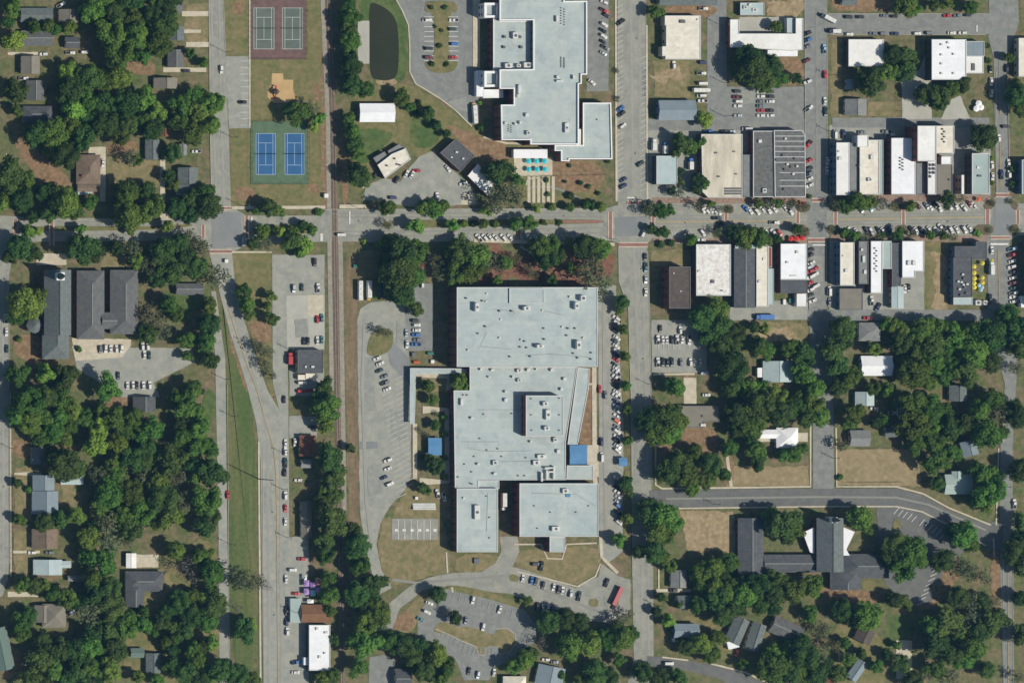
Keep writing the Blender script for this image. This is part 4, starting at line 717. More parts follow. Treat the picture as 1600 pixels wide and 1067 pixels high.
# downtown north row
flat((1026, 244, 1058, 288), 5.6, 'roof_metal_light', 'pale blue-white box building beside two white vans', 'the pale box building', 'wall_dark', par=.2)
e = flat([(1096, 210), (1160, 210), (1160, 309), (1107, 309), (1098, 300)], 6.2, 'roof_cream_stained', 'big cream flat roof with dark water stains on the main street', 'the stained cream roof', 'wall_brick', units=((1119, 239, 4, 2.5, .5, 'unit_dark'), (1147, 237, 4, 2, .4, 'unit_dark'), (1150, 272, 4, 2, .4, 'unit_dark'), (1123, 276, 4, 2.5, .5, 'unit_dark')))
for k in range(3): unit(e, 1146, 295 + k * 4, 26, 2.6, 5.9, .5, 'unit_dark', 'skylight')
flat((1161, 242, 1176, 308), 4.6, 'roof_grey', 'narrow grey lean-to roof right of the stained cream roof', None, 'wall_brick', par=.2)
flat((1177, 205, 1210, 308), 6.0, 'roof_tar', 'dark grey strip roof next to the white-ribbed roof', 'the dark strip roof', 'wall_brick', units=((1188, 221, 5, 5, 1), (1195, 298, 6, 7, 1.1)))
e = flat([(1209.5, 204), (1253, 204), (1258, 211), (1259, 308), (1211, 308)], 6.6, 'roof_tar', 'grey flat roof crossed by white ribs on the corner', 'the white-ribbed roof', 'wall_brick')
for yy in (213, 221, 229, 237, 245.5, 254, 270, 282, 291): unit(e, 1234 if yy < 260 else 1238, yy, 46 if yy < 260 else 40, 1.0, 6.3, .12, 'coping', 'roof_rib')
for u, v in ((1228, 217), (1243, 248), (1227, 265), (1237, 261), (1246, 260), (1214, 250), (1226, 296), (1240, 272), (1224, 243), (1231, 257)): unit(e, u, v, 3.4, 3.2, 6.3, .9, rng.choice(['unit_metal', 'unit_dark']), 'roof_vent')
flat((1307, 223, 1328, 305), 7.4, 'roof_white', 'slim white roof at the west end of the north shop row', 'the slim white roof', 'wall_blue', units=((1313, 248, 5, 5, .9), (1311, 237, 3, 3, .6)))
flat((1328.5, 224, 1343, 304), 5.4, 'roof_grey', 'sunken grey roof between the slim white roof and the cream roof', None)
e = flat((1343.5, 219, 1374, 304), 6.6, 'roof_cream', 'cream shop roof with square white box at the back', 'the cream shop roof', 'wall_brick', units=((1363, 246, 5, 7, 1.1), (1345, 260, 4, 3, .7), (1360, 281, 7, 5, 1.2), (1356, 226, 4, 5, .5))); block(e, (1340, 212, 1357, 230), 7.4, 'roof_white', 'wall_white', .2, windows=False); block(e, (1374.5, 219, 1380, 303), 5.6, 'roof_teal', 'wall_brick', .15)
flat((1393, 216, 1431, 304), 8.2, 'roof_bright', 'wide white roof partly under a tall neighbour\'s shadow', 'the wide white roof', 'wall_brick', units=[(1407 + (k % 2) * 4, 247 + k * 2.6, 2.4, 2, .6, 'unit_dark') for k in range(8)])
e = bld('shop_building', 'tallest white shop building stepping down toward the main street', 'building', 1448, 240, 'the tallest white shop')
block(e, (1434, 197, 1463, 252), 14.5, 'roof_white', 'wall_brick'); block(e, (1450, 252.5, 1463, 304), 9.4, 'roof_white', 'wall_brick'); block(e, (1432, 255, 1449.5, 304), 7.0, 'roof_grey', 'wall_brick', .2)
for k in range(7): unit(e, 1454 + (k > 3) * 6, 258 + (k % 4) * 6, 3, 4, 9.1, .9, 'unit_dark', 'roof_vent')
e = flat((1463.5, 197, 1491, 240), 9.2, 'roof_cream', 'cream rear roof beside the tallest white shop', 'the cream rear roof', units=[(1473 + (k % 2) * 3, 202 + k * 4, 2.5, 2.5, .6, 'unit_dark') for k in range(6)]); block(e, (1464, 257, 1488, 304), 7.0, 'roof_taupe', 'wall_brick'); block(e, (1471, 245, 1487, 257), 7.6, 'roof_bright', 'wall_white', .2, windows=False); unit(e, 1484, 281, 3, 3, 6.7, .6, 'unit_dark')
flat((1519, 240, 1546, 303), 8.4, 'roof_teal', 'grey-green roof on the corner at the east end of the north row', 'the grey-green corner roof', 'wall_dark', units=((1531, 275, 6, 3, .7, 'unit_dark'), (1529, 262, 5, 4, .5)))
flat((1503, 274, 1506, 303), 7.5, 'roof_white', 'thin free-standing white wall in the gap of the north row', None, 'wall_cream', 'garden_wall', 'wall', 0)
# downtown south row
flat((1046, 417, 1079, 482), 9.5, 'roof_umber', 'tall umber-brown flat-roofed brick building on the side street', 'the tall brown building', 'wall_brick', units=((1053, 427, 2, 2, .4), (1064, 455, 2, 2, .4)))
flat((1088, 382, 1142, 462), 6.6, 'roof_speckled', 'white flat roof speckled with dirt patches, west end of south row', 'the speckled white roof', 'wall_dark', units=((1114, 440, 5, 5, .7, 'unit_dark'), (1093, 424, 4, 3, .6), (1128, 454, 3, 2, .5, 'unit_dark')))
e = house(1147, 387, 1181, 481, 'roof_dark', 'long charcoal gabled roof next to the speckled white roof', 'the charcoal gable', 'y', name='shop_building', cat='building', eave=5.6, slope=.22, wall='wall_blue'); block(e, (1149, 383, 1181, 388), 6.4, 'roof_metal_light', 'wall_brick', 0, windows=False)
e = flat((1182, 383, 1201, 479), 6.4, 'roof_cream', 'narrow cream roof in the middle of the south row', 'the narrow cream roof', units=((1187, 440, 4, 4, .8), (1194, 405, 4, 4, .5))); block(e, (1200, 420, 1209, 476), 5.0, 'roof_metal_light', 'wall_brick', .15, windows=False); block(e, (1200.5, 386, 1206, 418), 5.6, 'brick_red', 'wall_brick', .2, windows=False)
e = flat((1220, 381, 1261, 437), 6.6, 'roof_bright', 'white corner roof with dark lean-to behind it', 'the white corner roof', 'wall_brick', units=((1246, 394, 4, 4, .8), (1231, 410, 4, 3, .8), (1240, 431, 10, 2, .5))); block(e, (1220, 437.5, 1262, 458), 5.2, 'roof_dark', 'wall_brick', .15, windows=False); block(e, (1245, 459, 1261, 479), 4.2, 'roof_white', 'wall_white', .15, windows=False)
flat((1313, 379, 1335, 446), 7.4, 'roof_cream', 'cream roof at the west end of the south-east row', 'the west cream roof', 'wall_blue', units=((1323, 423, 5, 5, .9), (1318, 400, 3, 3, .5)))
flat((1312, 451, 1348, 484), 4.4, 'roof_taupe', 'low taupe roof at the back of the west cream roof', 'the low taupe roof', 'wall_blue', 'warehouse', 'building', .2)
flat((1342, 377, 1357, 444), 6.4, 'roof_grey', 'mottled grey roof between the cream roof and slender white roof', None, units=((1350, 405, 4, 10, 1), (1347, 390, 3, 4, .8), (1352, 425, 4, 6, .8)))
flat((1361, 377, 1379, 458), 7.2, 'roof_bright', 'slender white roof with a row of dark vents', 'the slender white roof', units=[(1367 + (k % 2) * 3, 388 + k * 4, 2.4, 2, .5, 'unit_dark') for k in range(10)])
flat((1379.5, 377, 1393, 420), 6.0, 'roof_teal', 'small grey-green roof right of the slender white roof', None)
flat((1394, 380, 1408, 447), 5.6, 'roof_dark', 'dark strip roof left of the white roof by the vacant lot', None)
house(1393, 448, 1412, 482, 'roof_metal_light', 'pale metal shed at the back of the dark strip roof', 'the pale metal shed', 'y', name='shed', cat='shed', eave=4.2, slope=.15)
e = flat([(1410, 377), (1444, 377), (1444, 424), (1430, 424), (1430, 434), (1410, 434)], 7.0, 'roof_bright', 'white roof beside the vacant grass lot', 'the white roof by the vacant lot', units=((1421, 411, 5, 7, 1), (1429, 411, 5, 7, 1)))
e = flat([(1492, 385), (1525, 385), (1525, 378), (1542, 378), (1542, 405), (1519, 405), (1519, 402), (1492, 402)], 6.4, 'roof_dark', 'dark restaurant roof beside the yellow parasols', 'the dark restaurant roof', 'wall_blue', name='restaurant', par=.2); block(e, (1490, 403, 1519, 464), 6.2, 'roof_dark', 'wall_blue', .2); block(e, (1490, 465, 1520, 476), 4.4, 'roof_metal_light', 'wall_blue', .2)
for u, v in ((1505, 429), (1507, 435), (1503, 441), (1508, 449), (1500, 452), (1511, 458), (1502, 461), (1498, 440), (1506, 445), (1512, 444)): unit(e, u, v, 3.5, 3, 5.9, 1, rng.choice(['unit_metal', 'unit_dark']))
unit(e, 1529, 473, 9, 8, 0, 2.4, 'unit_metal', 'cold_store'); unit(e, 1540, 473, 6, 7, 0, 2.2, 'unit_metal', 'cold_store')
flat((1611, 371, 1650, 478), 8.6, 'roof_grey', 'building just beyond the right edge, its wall and shadow in view', None, 'wall_blue')
flat((1597, 250, 1640, 303), 6.4, 'roof_metal_blue', 'blue-grey roof sliver at the right edge by the crossroads', None, 'wall_blue')
flat((1592, 60, 1640, 120), 5.4, 'roof_cream', 'yellowish shop sliver at the right edge', None, 'wall_cream')
flat((1596, 463, 1640, 480), 4, 'roof_bright', 'white shed sliver at the right edge', None, 'wall_white', 'shed', 'shed', 0)
# ---------------------------------------------------------------- south-east houses
e = house(1192, 564, 1239, 597, 'roof_metal_light', 'pale metal-roofed house with white side porch under trees', 'the pale porch house', 'y', slope=.3); block(e, (1184, 575, 1206, 589), 2.8, 'roof_bright', 'wall_white', 0, windows=False)
e = house(1342, 504, 1376, 533, 'roof_grey', 'grey roofed house below the red pickup', 'the grey roof by the red pickup', 'x', hip=True)
house(1345, 556, 1394, 587, 'roof_bright', 'white metal-roofed house among the eastern trees', 'the white metal house', 'x', slope=.3, wall='wall_white')
house(1498, 537, 1529, 559, 'roof_brown', 'small brown gabled house deep in the eastern trees', 'the brown house in trees', 'y')
e = flat([(1064, 634), (1124, 634), (1124, 659), (1100, 659), (1100, 668), (1066, 668)], 3.6, 'roof_taupe', 'low taupe flat-roofed house with pale trim beside the big oak', 'the taupe flat house', 'wall_cream', 'house', 'house', units=((1098, 650, 3, 3, .6, 'unit_dark'), (1099, 664, 8, 4, .8)))
e = house(1213, 668, 1247, 700, 'roof_bright', 'white cross-gabled house with path to the street', 'the white cross-gabled house', 'x', hip=True, wall='wall_white'); gable(e, 1188, 671, 1224, 685, 'roof_bright', 'x', eave=3, slope=.35, wall='wall_white')
e = house(1336, 612, 1366, 634, 'roof_metal_light', 'pale grey and white house half under eastern trees', 'the half-hidden pale house', 'y')
house(1328, 672, 1359, 697, 'roof_grey', 'grey gabled house above the tan vacant field', 'the house above the tan field', 'x')
house(1383, 667, 1402, 683, 'roof_slate_blue', 'small blue-grey shed above the tan vacant field', None, 'x', name='shed', cat='shed', eave=2.6)
house(1502, 688, 1527, 712, 'roof_metal_blue', 'blue-grey roof at the edge of the right-hand wood', 'the wood-edge roof', 'y', ang=15)
e = house(1476, 741, 1519, 772, 'roof_teal', 'pale teal metal-roofed house inside the road bend', 'the pale teal house', 'x', slope=.3); gable(e, 1487, 736, 1504, 748, 'roof_teal', 'y', eave=3.2, slope=.4)
house(1483, 602, 1511, 627, 'roof_slate_blue', 'blue-grey gabled house hidden in the middle of the eastern wood', 'the hidden blue-grey house', 'y')
house(1048, 890, 1073, 918, 'roof_grey', 'light grey house shaded by trees on the south-east street', 'the shaded light grey house', 'y')
house(1058, 930, 1098, 951, 'roof_slate_blue', 'slate roofed house, second on the south-east street', 'the slate roofed house', 'x', eave=3.8)
e = house(1053, 974, 1092, 996, 'roof_metal_blue', 'house with blue west wall and white south porch', 'the blue-walled house', 'x', eave=4.4, wall='wall_blue'); block(e, (1053, 996.5, 1085, 1002), 2.8, 'roof_bright', 'wall_white', 0, windows=False)
e = house(1131, 972, 1173, 997, 'roof_slate_blue', 'slate roofed cottage with white front porch, set at a slant', 'the slanted porch cottage', 'x', ang=66, eave=3.4); block(e, [(1136, 1003), (1152, 1000), (1155, 1010), (1139, 1014)], 2.7, 'roof_bright', 'wall_white', 0, windows=False)
house(1158, 984, 1203, 1007, 'roof_slate_blue', 'dark teal cottage right of the slanted porch cottage', 'the dark teal cottage', 'x', ang=72, eave=3.2)
house(1204, 970, 1254, 998, 'roof_shingle', 'grey cottage lying aslant at the edge of the southern wood', 'the aslant grey cottage', 'x', ang=-25)
house(1337, 981, 1364, 1004, 'roof_umber', 'small dark brown roof beside the bright lawn', 'the small brown roof', 'y', ang=-25)
house(1322, 1038, 1356, 1056, 'roof_metal_blue', 'blue-grey roof near the bottom right drive', 'the bottom drive roof', 'x', ang=55)
house(1286, 1057, 1304, 1075, 'roof_rust', 'red-brown roof cut by the bottom edge', None, 'x')
house(838, 1040, 881, 1072, 'roof_metal_blue', 'blue-grey house at the bottom edge below the south lot', 'the bottom blue-grey house', 'y', ang=-12, slope=.3)
house(786, 1056, 822, 1078, 'roof_cream', 'pale cream roof cut by the bottom edge left of the blue-grey house', None, 'x', hip=True)
# ---------------------------------------------------------------- tennis courts
def pad(name, r, m): return sheet(name, rect(*r), MATS[m], B_)
pad('court_pavement', (391, -12, 478, 93), 'court_red'); pad('court_pavement', (392, 190, 481, 288), 'court_green')
mat('net_mesh', (52, 60, 56), amt=.05); mat('line_pale', (196, 196, 188), amt=.05); mat('line_blue', (170, 190, 206), amt=.05)
def court(x0, y0, x1, y1, sm, lm, label):
    e = bld('tennis_court', label, 'court', (x0 + x1) / 2, (y0 + y1) / 2)
    cx, cy = gp((x0 + x1) / 2, (y0 + y1) / 2); w2, d2 = (x1 - x0) * S / 2, (y1 - y0) * S / 2
    link('playing_surface', mesh('playing_surface', [(-w2, -d2, .2), (w2, -d2, .2), (w2, d2, .2), (-w2, d2, .2)], [(0, 1, 2, 3)], MATS[sm]), e)
    def ln(xa, ya, xb, yb):
        t = .11
        if xa == xb: q = [(xa - t, ya, .21), (xa + t, ya, .21), (xa + t, yb, .21), (xa - t, yb, .21)]
        else: q = [(xa, ya - t, .214), (xb, ya - t, .214), (xb, ya + t, .214), (xa, ya + t, .214)]
        link('court_line', mesh('court_line', q, [(0, 1, 2, 3)], MATS[lm]), e)
    s = w2 * .75; sv = d2 * .54
    for y in (-d2, d2): ln(-w2, y, w2, y)
    for x in (-w2, w2, -s, s): ln(x, -d2, x, d2)
    for y in (-sv, sv): ln(-s, y, s, y)
    ln(0, -sv, 0, sv)
    nt_ = link('net', MB().box(-w2 - .6, -.03, .2, w2 + .6, .03, 1.15).build('net', MATS['net_mesh']), e)
    for x in (-w2 - .6, w2 + .6): link('net_post', MB().tube([(x, 0, 0), (x, 0, 1.25)], [.06, .06]).build('net_post', MATS['net_mesh']), e)
court(396.5, 13, 428, 77, 'court_grey', 'line_pale', 'grey tennis court, west of the pair on the red pad')
court(441, 13, 472.5, 77, 'court_grey', 'line_pale', 'grey tennis court, east of the pair on the red pad')
court(400, 209, 430, 273, 'court_blue', 'line_blue', 'blue tennis court, west of the pair on the green pad')
court(445, 209, 475, 273, 'court_blue', 'line_blue', 'blue tennis court, east of the pair on the green pad')
LAND.append(('the blue tennis courts', 437, 240)); LAND.append(('the red tennis pad', 435, 70))
def fence(pts, label, h=3.0):
    u, v = pts[0]; e = bld('chain_link_fence', label, 'fence', u, v)
    P = [Vector(rel(e, gp(*p))) for p in pts]; mb = MB()
    for a, b in zip(P, P[1:]):
        for z in (.3, h): mb.quad((a.x, a.y, z - .06), (b.x, b.y, z - .06), (b.x, b.y, z + .06), (a.x, a.y, z + .06))
        d = b - a; n = max(1, int(d.length // 3)); nn = Vector((-d.y, d.x)).normalized() * .05
        mb.quad((a.x + nn.x, a.y + nn.y, h), (b.x + nn.x, b.y + nn.y, h), (b.x - nn.x, b.y - nn.y, h), (a.x - nn.x, a.y - nn.y, h))
        for k in range(n + 1):
            c = a + d * (k / n); link('post', FP, e, (c.x, c.y, 0))
    link('rail', mb.build('rail', MATS['net_mesh']), e)
FP = MB().tube([(0, 0, 0), (0, 0, 3.05)], [.07, .07]).build('post', MATS['net_mesh'])
fence([(391, -8), (391, 93), (478, 93), (478, -8)], 'chain-link fence around the red tennis pad')
fence([(392, 190), (481, 190), (481, 288), (392, 288), (392, 190)], 'chain-link fence around the green tennis pad')
fence([(845, 275), (948, 274)], 'low rail fence across the lawn below the white-edged school', 1.2)
fence([(1340, 701), (1402, 701)], 'pale rail fence at the top of the tan field', 1.2)
fence([(19, 742), (20, 905)], 'dark front fence along the left street', 1.2)
fence([(1403, 132), (1403, 182)], 'dark board fence beside the yard drive north of the alley', 1.9)
fence([(1438, 722), (1440, 762)], 'tall dark fence at the east end of the tan field', 2.4)
fence([(1320, 754), (1405, 753)], 'low rail fence along the bottom of the tan field', .9)
fence([(305, 250), (306, 272)], 'short dark fence beside the white-porched house', 1.6)
fence([(1006, 110), (1006, 150)], 'wire fence along the bare plot below the cream building', 1.5)
# ---------------------------------------------------------------- playground
sheet('sand_pit', [(425, 115), (442, 115), (443, 125), (458, 125), (458, 140), (462, 155), (446, 161), (428, 161), (418, 152), (418, 140), (424, 132)], MATS['sand'], 0.08)
mat('play_red', (170, 60, 50), amt=.05); mat('play_blue', (60, 70, 120), amt=.05); mat('play_wood', (96, 80, 70), amt=.1)
e = bld('play_structure', 'red and dark climbing frame standing in the sand pit', 'playground', 429, 144, 'the sand pit playground')
for x in (-1.2, 1.2):
    for y in (-1.2, 1.2): link('post', MB().box(x - .08, y - .08, 0, x + .08, y + .08, 3).build('post', MATS['play_wood']), e)
link('platform', MB().box(-1.3, -1.3, 1.4, 1.3, 1.3, 1.55).build('platform', MATS['play_wood']), e)
link('roof', MB().tube([(0, 0, 3), (0, 0, 4)], [2, .1], 4).build('roof', MATS['play_wood']), e)
link('slide', MB().quad((-.4, -1.3, 1.5), (.4, -1.3, 1.5), (.4, -4.2, .2), (-.4, -4.2, .2)).build('slide', MATS['play_red']), e)
link('climbing_bars', MB().box(-.5, 1.3, 1.9, .5, 3.6, 2.0).box(-.5, 3.5, 0, .5, 3.6, 1.9).build('climbing_bars', MATS['play_red']), e)
# ---------------------------------------------------------------- parasols and tents
for k, c in {'turquoise': (70, 190, 200), 'yellow': (222, 204, 70), 'red': (196, 60, 52), 'orange': (226, 110, 60), 'white': (240, 240, 236), 'pale blue': (170, 205, 215), 'purple': (170, 140, 190), 'pink': (214, 140, 150)}.items(): mat('cloth_' + k, c, amt=.06, fine=3)
mat('pole_metal', (150, 150, 145), amt=.05)
PAR = {}
def parasol(u, v, c, label, d=7, group=None):
    if (c, d) not in PAR:
        r = d * S / 2; PAR[c, d] = (MB().tube([(0, 0, 2.15), (0, 0, 2.2), (0, 0, 2.9)], [r, r, .05], 8).build('canopy', MATS['cloth_' + c]), MB().tube([(0, 0, 0), (0, 0, 2.7)], [.04, .04]).build('pole', MATS['pole_metal']))
    x, y = gp(u, v, 2.3); e = empty('parasol', x, y, label, 'parasol', group)
    link('canopy', PAR[c, d][0], e); link('pole', PAR[c, d][1], e)
for i, (u, v) in enumerate(((826, 252), (838.5, 252), (851, 252), (826.5, 265), (839.5, 265), (852, 265))):
    parasol(u, v, 'turquoise', f"turquoise parasol, {('west', 'middle', 'east')[i % 3]} one of the {('north', 'south')[i // 3]} row on the patio", 8.5, 'turquoise patio parasols')
for i, (u, v) in enumerate(((1522.5, 416.5), (1522.5, 426.5), (1523, 435), (1522.5, 442.5), (1523, 449))):
    parasol(u, v, 'yellow', f"yellow parasol, {('northmost', 'second', 'third', 'fourth', 'southmost')[i]} of the long west row beside the dark restaurant", 7, 'yellow restaurant parasols')
for i, (u, v) in enumerate(((1535.5, 411.5), (1535.5, 434), (1535.5, 442))):
    parasol(u, v, 'yellow', f"yellow parasol, {('north', 'middle', 'south')[i]} of the three in the east row beside the restaurant", 6.5, 'yellow restaurant parasols')
parasol(1550, 407, 'yellow', 'yellow parasol at the street just above the white box truck', 5)
for i, (u, v) in enumerate(((1530, 446), (1535, 449), (1533, 453))): parasol(u, v, 'pale blue', f"pale blue parasol, {('west', 'east', 'south')[i]} of three at the foot of the yellow rows", 6, 'pale blue parasols')
for i, (u, v) in enumerate(((1236, 373), (1245, 373), (1254, 372))): parasol(u, v, 'red', f"red parasol, {('west', 'middle', 'east')[i]} of three on the corner pavement", 8.5, 'red corner parasols')
parasol(1529.5, 312, 'orange', 'orange parasol on the pavement at the east end of the north row', 7)
parasol(1244, 317, 'yellow', 'yellow parasol on the pavement below the white-ribbed roof', 5.5); parasol(1255, 317.5, 'red', 'red parasol on the pavement below the white-ribbed roof', 6); parasol(1249, 318, 'orange', 'orange parasol on the pavement below the white-ribbed roof', 5)
parasol(113, 957, 'white', 'white parasol behind the taupe house', 10)
for i, (u, v) in enumerate(((1526, 170), (1533, 168), (1529.5, 162))): parasol(u, v, 'white', f"large white parasol, {('west', 'east', 'north')[i]} of the cluster of three beside the alley", 10, 'white parasol cluster')
def tent(u, v, wpx, dpx, c, label, group='market tents'):
    h = 2.6; x, y = gp(u, v, h); e = empty('market_tent', x, y, label, 'tent', group); a, b = wpx * S / 2, dpx * S / 2
    link('canopy', mesh('canopy', [(-a, -b, h), (a, -b, h), (a, b, h), (-a, b, h), (0, 0, h + .9)], [(0, 1, 4), (1, 2, 4), (2, 3, 4), (3, 0, 4)], MATS['cloth_' + c]), e)
    for sx in (-1, 1):
        for sy in (-1, 1): link('leg', MB().tube([(sx * a * .95, sy * b * .95, 0), (sx * a * .95, sy * b * .95, h)], [.03, .03], 4).build('leg', MATS['pole_metal']), e)
for u, v, c, lb in ((479, 911, 'purple', 'lilac market tent at the north-west of the tent cluster'), (479, 924, 'purple', 'lilac market tent at the south-west of the tent cluster'), (489, 914, 'purple', 'lilac market tent in the middle of the tent cluster'), (489, 926, 'pale blue', 'pale blue market tent in the tent cluster'), (497, 909, 'pink', 'pink market tent at the north-east of the tent cluster'), (498, 922, 'purple', 'lilac market tent at the east side of the cluster')): tent(u, v, 8.5, 10, c, lb)
tent(477, 902, 4.5, 7, 'white', 'small white tent above the lilac tents'); tent(485, 939, 10, 6, 'white', 'white tent between lilac tents and tan-brown store')
LAND.append(('the lilac tents', 488, 918))
# ---------------------------------------------------------------- poles
mat('pole_wood', (104, 92, 78), amt=.1); mat('pole_steel', (130, 134, 132), amt=.05)
def pole(u, v, h, label, arm=True, m='pole_wood'):
    x, y = gp(u, v); e = empty('utility_pole', x, y, label, 'pole', 'utility poles'); r = .16 if h < 16 else .34
    link('shaft', MB().tube([(0, 0, 0), (0, 0, h)], [r, r * .6], 7).build('shaft', MATS[m]), e)
    if arm: link('crossarm', MB().box(-.06, -1.2, h - .8, .06, 1.2, h - .65).build('crossarm', MATS[m]), e); link('transformer', MB().tube([(.35, 0, h - 2.6), (.35, 0, h - 1.6)], [.28, .28], 8).build('transformer', MATS['pole_steel']), e)
pole(404, 748, 24, 'tall steel pole on the green verge west of the road', False, 'pole_steel')
for u, v, h, lb in ((390, 538, 13, 'wooden pole beside the diagonal road'), (353, 82, 13, 'wooden pole at the street left of the red courts'), (378, 322, 13, 'wooden pole at the crossroads below the blue courts'), (350, 592, 10, 'wooden pole beside the narrow lane'), (450, 545, 9, 'wooden pole above the square dark shop'), (441, 707, 9, 'wooden pole left of the rust-roofed house'), (441, 764, 9, 'wooden pole at the kerb below the rust-roofed house'), (447, 839, 9, 'wooden pole at the kerb above the lilac tents'), (459, 956, 11, 'wooden pole in front of the tan-brown store'), (1126, 40, 11, 'wooden pole in the alley right of the cream building'), (1131, 130, 11, 'wooden pole in the alley beside the oak'), (1131, 182, 11, 'wooden pole at the south end of the alley'), (1352, 207 if False else 1352, 0, '')):
    if h: pole(u, v, h, lb)
for u, v, h, lb in ((1294, 118, 10, 'wooden pole at the kerb beside the shaded white roof'), (1294, 205, 10, 'wooden pole at the kerb above the slim white roof'), (1012, 600, 10, 'wooden pole on the kerb right of the long school row'), (1022, 780, 10, 'wooden pole at the mouth of the curving street'), (1024, 945, 10, 'wooden pole in front of the slate roofed house'), (362, 650, 10, 'wooden pole on the verge below the diagonal road head'), (360, 850, 10, 'wooden pole on the lane near the dark L-shaped house'), (1300, 715, 9, 'wooden pole at the corner of the tan field'), (16, 700, 9, 'wooden pole on the left street by the small blue-grey house'), (1585, 640, 10, 'wooden pole on the far right street by the wood'), (1566, 760, 10, 'wooden pole at the far right street near the pale teal house'), (560, 326, 10, 'wooden pole on the pavement right of the railway crossing'), (363, 215, 10, 'wooden pole beside the green tennis pad')): pole(u, v, h, lb)
pole(1115, 798 if False else 787, 9, 'wooden pole at the kerb of the curving street'); pole(955, 374, 8, 'lamp post at the main street crossing', False, 'pole_steel')
# ---------------------------------------------------------------- small yard things
mat('bin_green', (70, 120, 104), amt=.08); mat('bin_grey', (110, 112, 112), amt=.08); mat('box_white', (228, 226, 218), amt=.05); mat('box_orange', (190, 96, 60), amt=.08)
def skip(u, v, wpx, dpx, m, label, name='dumpster', cat='dumpster', h=1.4):
    x, y = gp(u, v, h); e = empty(name, x, y, label, cat); a, b = wpx * S / 2, dpx * S / 2
    link('body', MB().box(-a, -b, .1, a, b, h - .12, taper=-.06).build('body', MATS[m]), e); link('lid', MB().box(-a - .08, -b - .08, h - .12, a + .08, b + .08, h, taper=.1).build('lid', MATS[m]), e)
skip(556, 416, 7, 5, 'bin_green', 'green dumpster on the strip below the railway crossing'); skip(673, 552, 9, 4, 'bin_green', 'teal dumpster in the yard west of the big school'); skip(676, 565, 5, 5, 'box_white', 'white bin in the yard west of the big school'); skip(651, 566, 9, 4, 'box_orange', 'orange skip in the yard west of the big school'); skip(647, 554, 6, 6, 'bin_grey', 'grey bin in the yard west of the big school')
skip(745, 876, 8, 8, 'bin_grey', 'square grey tank in the fenced yard south of the big school', 'utility_box', 'box', 1.2); skip(510, 306, 6, 6, 'box_white', 'white equipment cabinet beside the railway crossing', 'signal_cabinet', 'cabinet', 2.4); skip(354, 408, 5, 5, 'box_white', 'white cabinet at the head of the lane below the crossroads', 'signal_cabinet', 'cabinet', 2); skip(651, 778, 4, 4, 'box_white', 'white bin on the lawn beside the bleachers')
skip(1226, 472, 4, 8, 'box_white', 'white tank behind the white corner roof', 'utility_box', 'box', 1.5); skip(1237, 470, 8, 7, 'bin_green', 'grey-green dumpster behind the white corner roof')
e = bld('bleachers', 'grey metal bleachers beside the school basketball slab', 'bleachers', 662, 791)
for k in range(4):
    x, y = rel(e, gp(662, 787 + k * 2.6)); link('bench_row', MB().box(-6.6, -.4, .3 + k * .35, 6.6, .4, .4 + k * .35).build('bench_row', MATS['unit_metal']), e, (x, y, 0))
for sx in (-6.3, 0, 6.3): link('support_frame', MB().box(sx - .08, -1.8, 0, sx + .08, 1.8, .3).build('support_frame', MATS['unit_dark']), e)
BS = sheet('basketball_slab', rect(612, 810, 684, 843), MATS['asphalt_old'], B_)
stripes(622, 819, 10, 0, 6, 15, 90, BS, 'paint_white'); stripes(622, 835, 10, 0, 6, 15, 90, BS, 'paint_white')
for k in range(6): sheet('painted_spot', rect(617 + k * 12, 826, 622 + k * 12, 830), MATS['paint_white'], .2)
# ---------------------------------------------------------------- vehicles
PAINT = {'w': ('white', (232, 232, 230)), 's': ('silver', (176, 180, 182)), 'g': ('grey', (112, 116, 120)), 'd': ('black', (30, 33, 38)), 'r': ('red', (176, 40, 42)), 'm': ('maroon', (104, 34, 44)), 'b': ('blue', (52, 106, 168)), 'n': ('navy', (38, 50, 88)), 'k': ('dark green', (38, 66, 62)), 't': ('teal', (74, 118, 124)), 'c': ('cream', (216, 206, 178)), 'o': ('orange', (206, 98, 62)), 'l': ('pale blue', (156, 186, 204)), 'y': ('yellow', (212, 168, 52)), 'p': ('dull red', (170, 78, 74)), 'e': ('cyan', (40, 160, 200))}
for k, (nm, c) in PAINT.items(): mat('paint_' + nm.replace(' ', '_'), c, amt=0, rough=.32, spec=.5, coat=.5, metal=.25 if k in 'sg' else 0)
mat('tyre', (28, 28, 30), amt=.05); mat('car_glass', (26, 32, 40), amt=0, rough=.08, spec=.6); mat('bed_liner', (48, 50, 52), amt=.05)
WH = MB().tube([(0, 0, -.11), (0, 0, .11)], [.33, .33], 10).build('wheel', MATS['tyre'])
CARM = {}
SPEC = {  # length, half-width, belt, roof, cabin base x0,x1, roof x0,x1
    'car': (4.6, .91, .92, 1.44, -1.75, 1.0, -1.15, .25), 'suv': (4.7, .95, 1.02, 1.74, -2.2, 1.05, -1.95, .45),
    'pickup': (5.6, 1.0, 1.08, 1.85, -.55, 1.5, -.4, .95), 'van': (5.4, 1.02, 1.1, 2.2, -2.66, 1.95, -2.6, 1.35)}
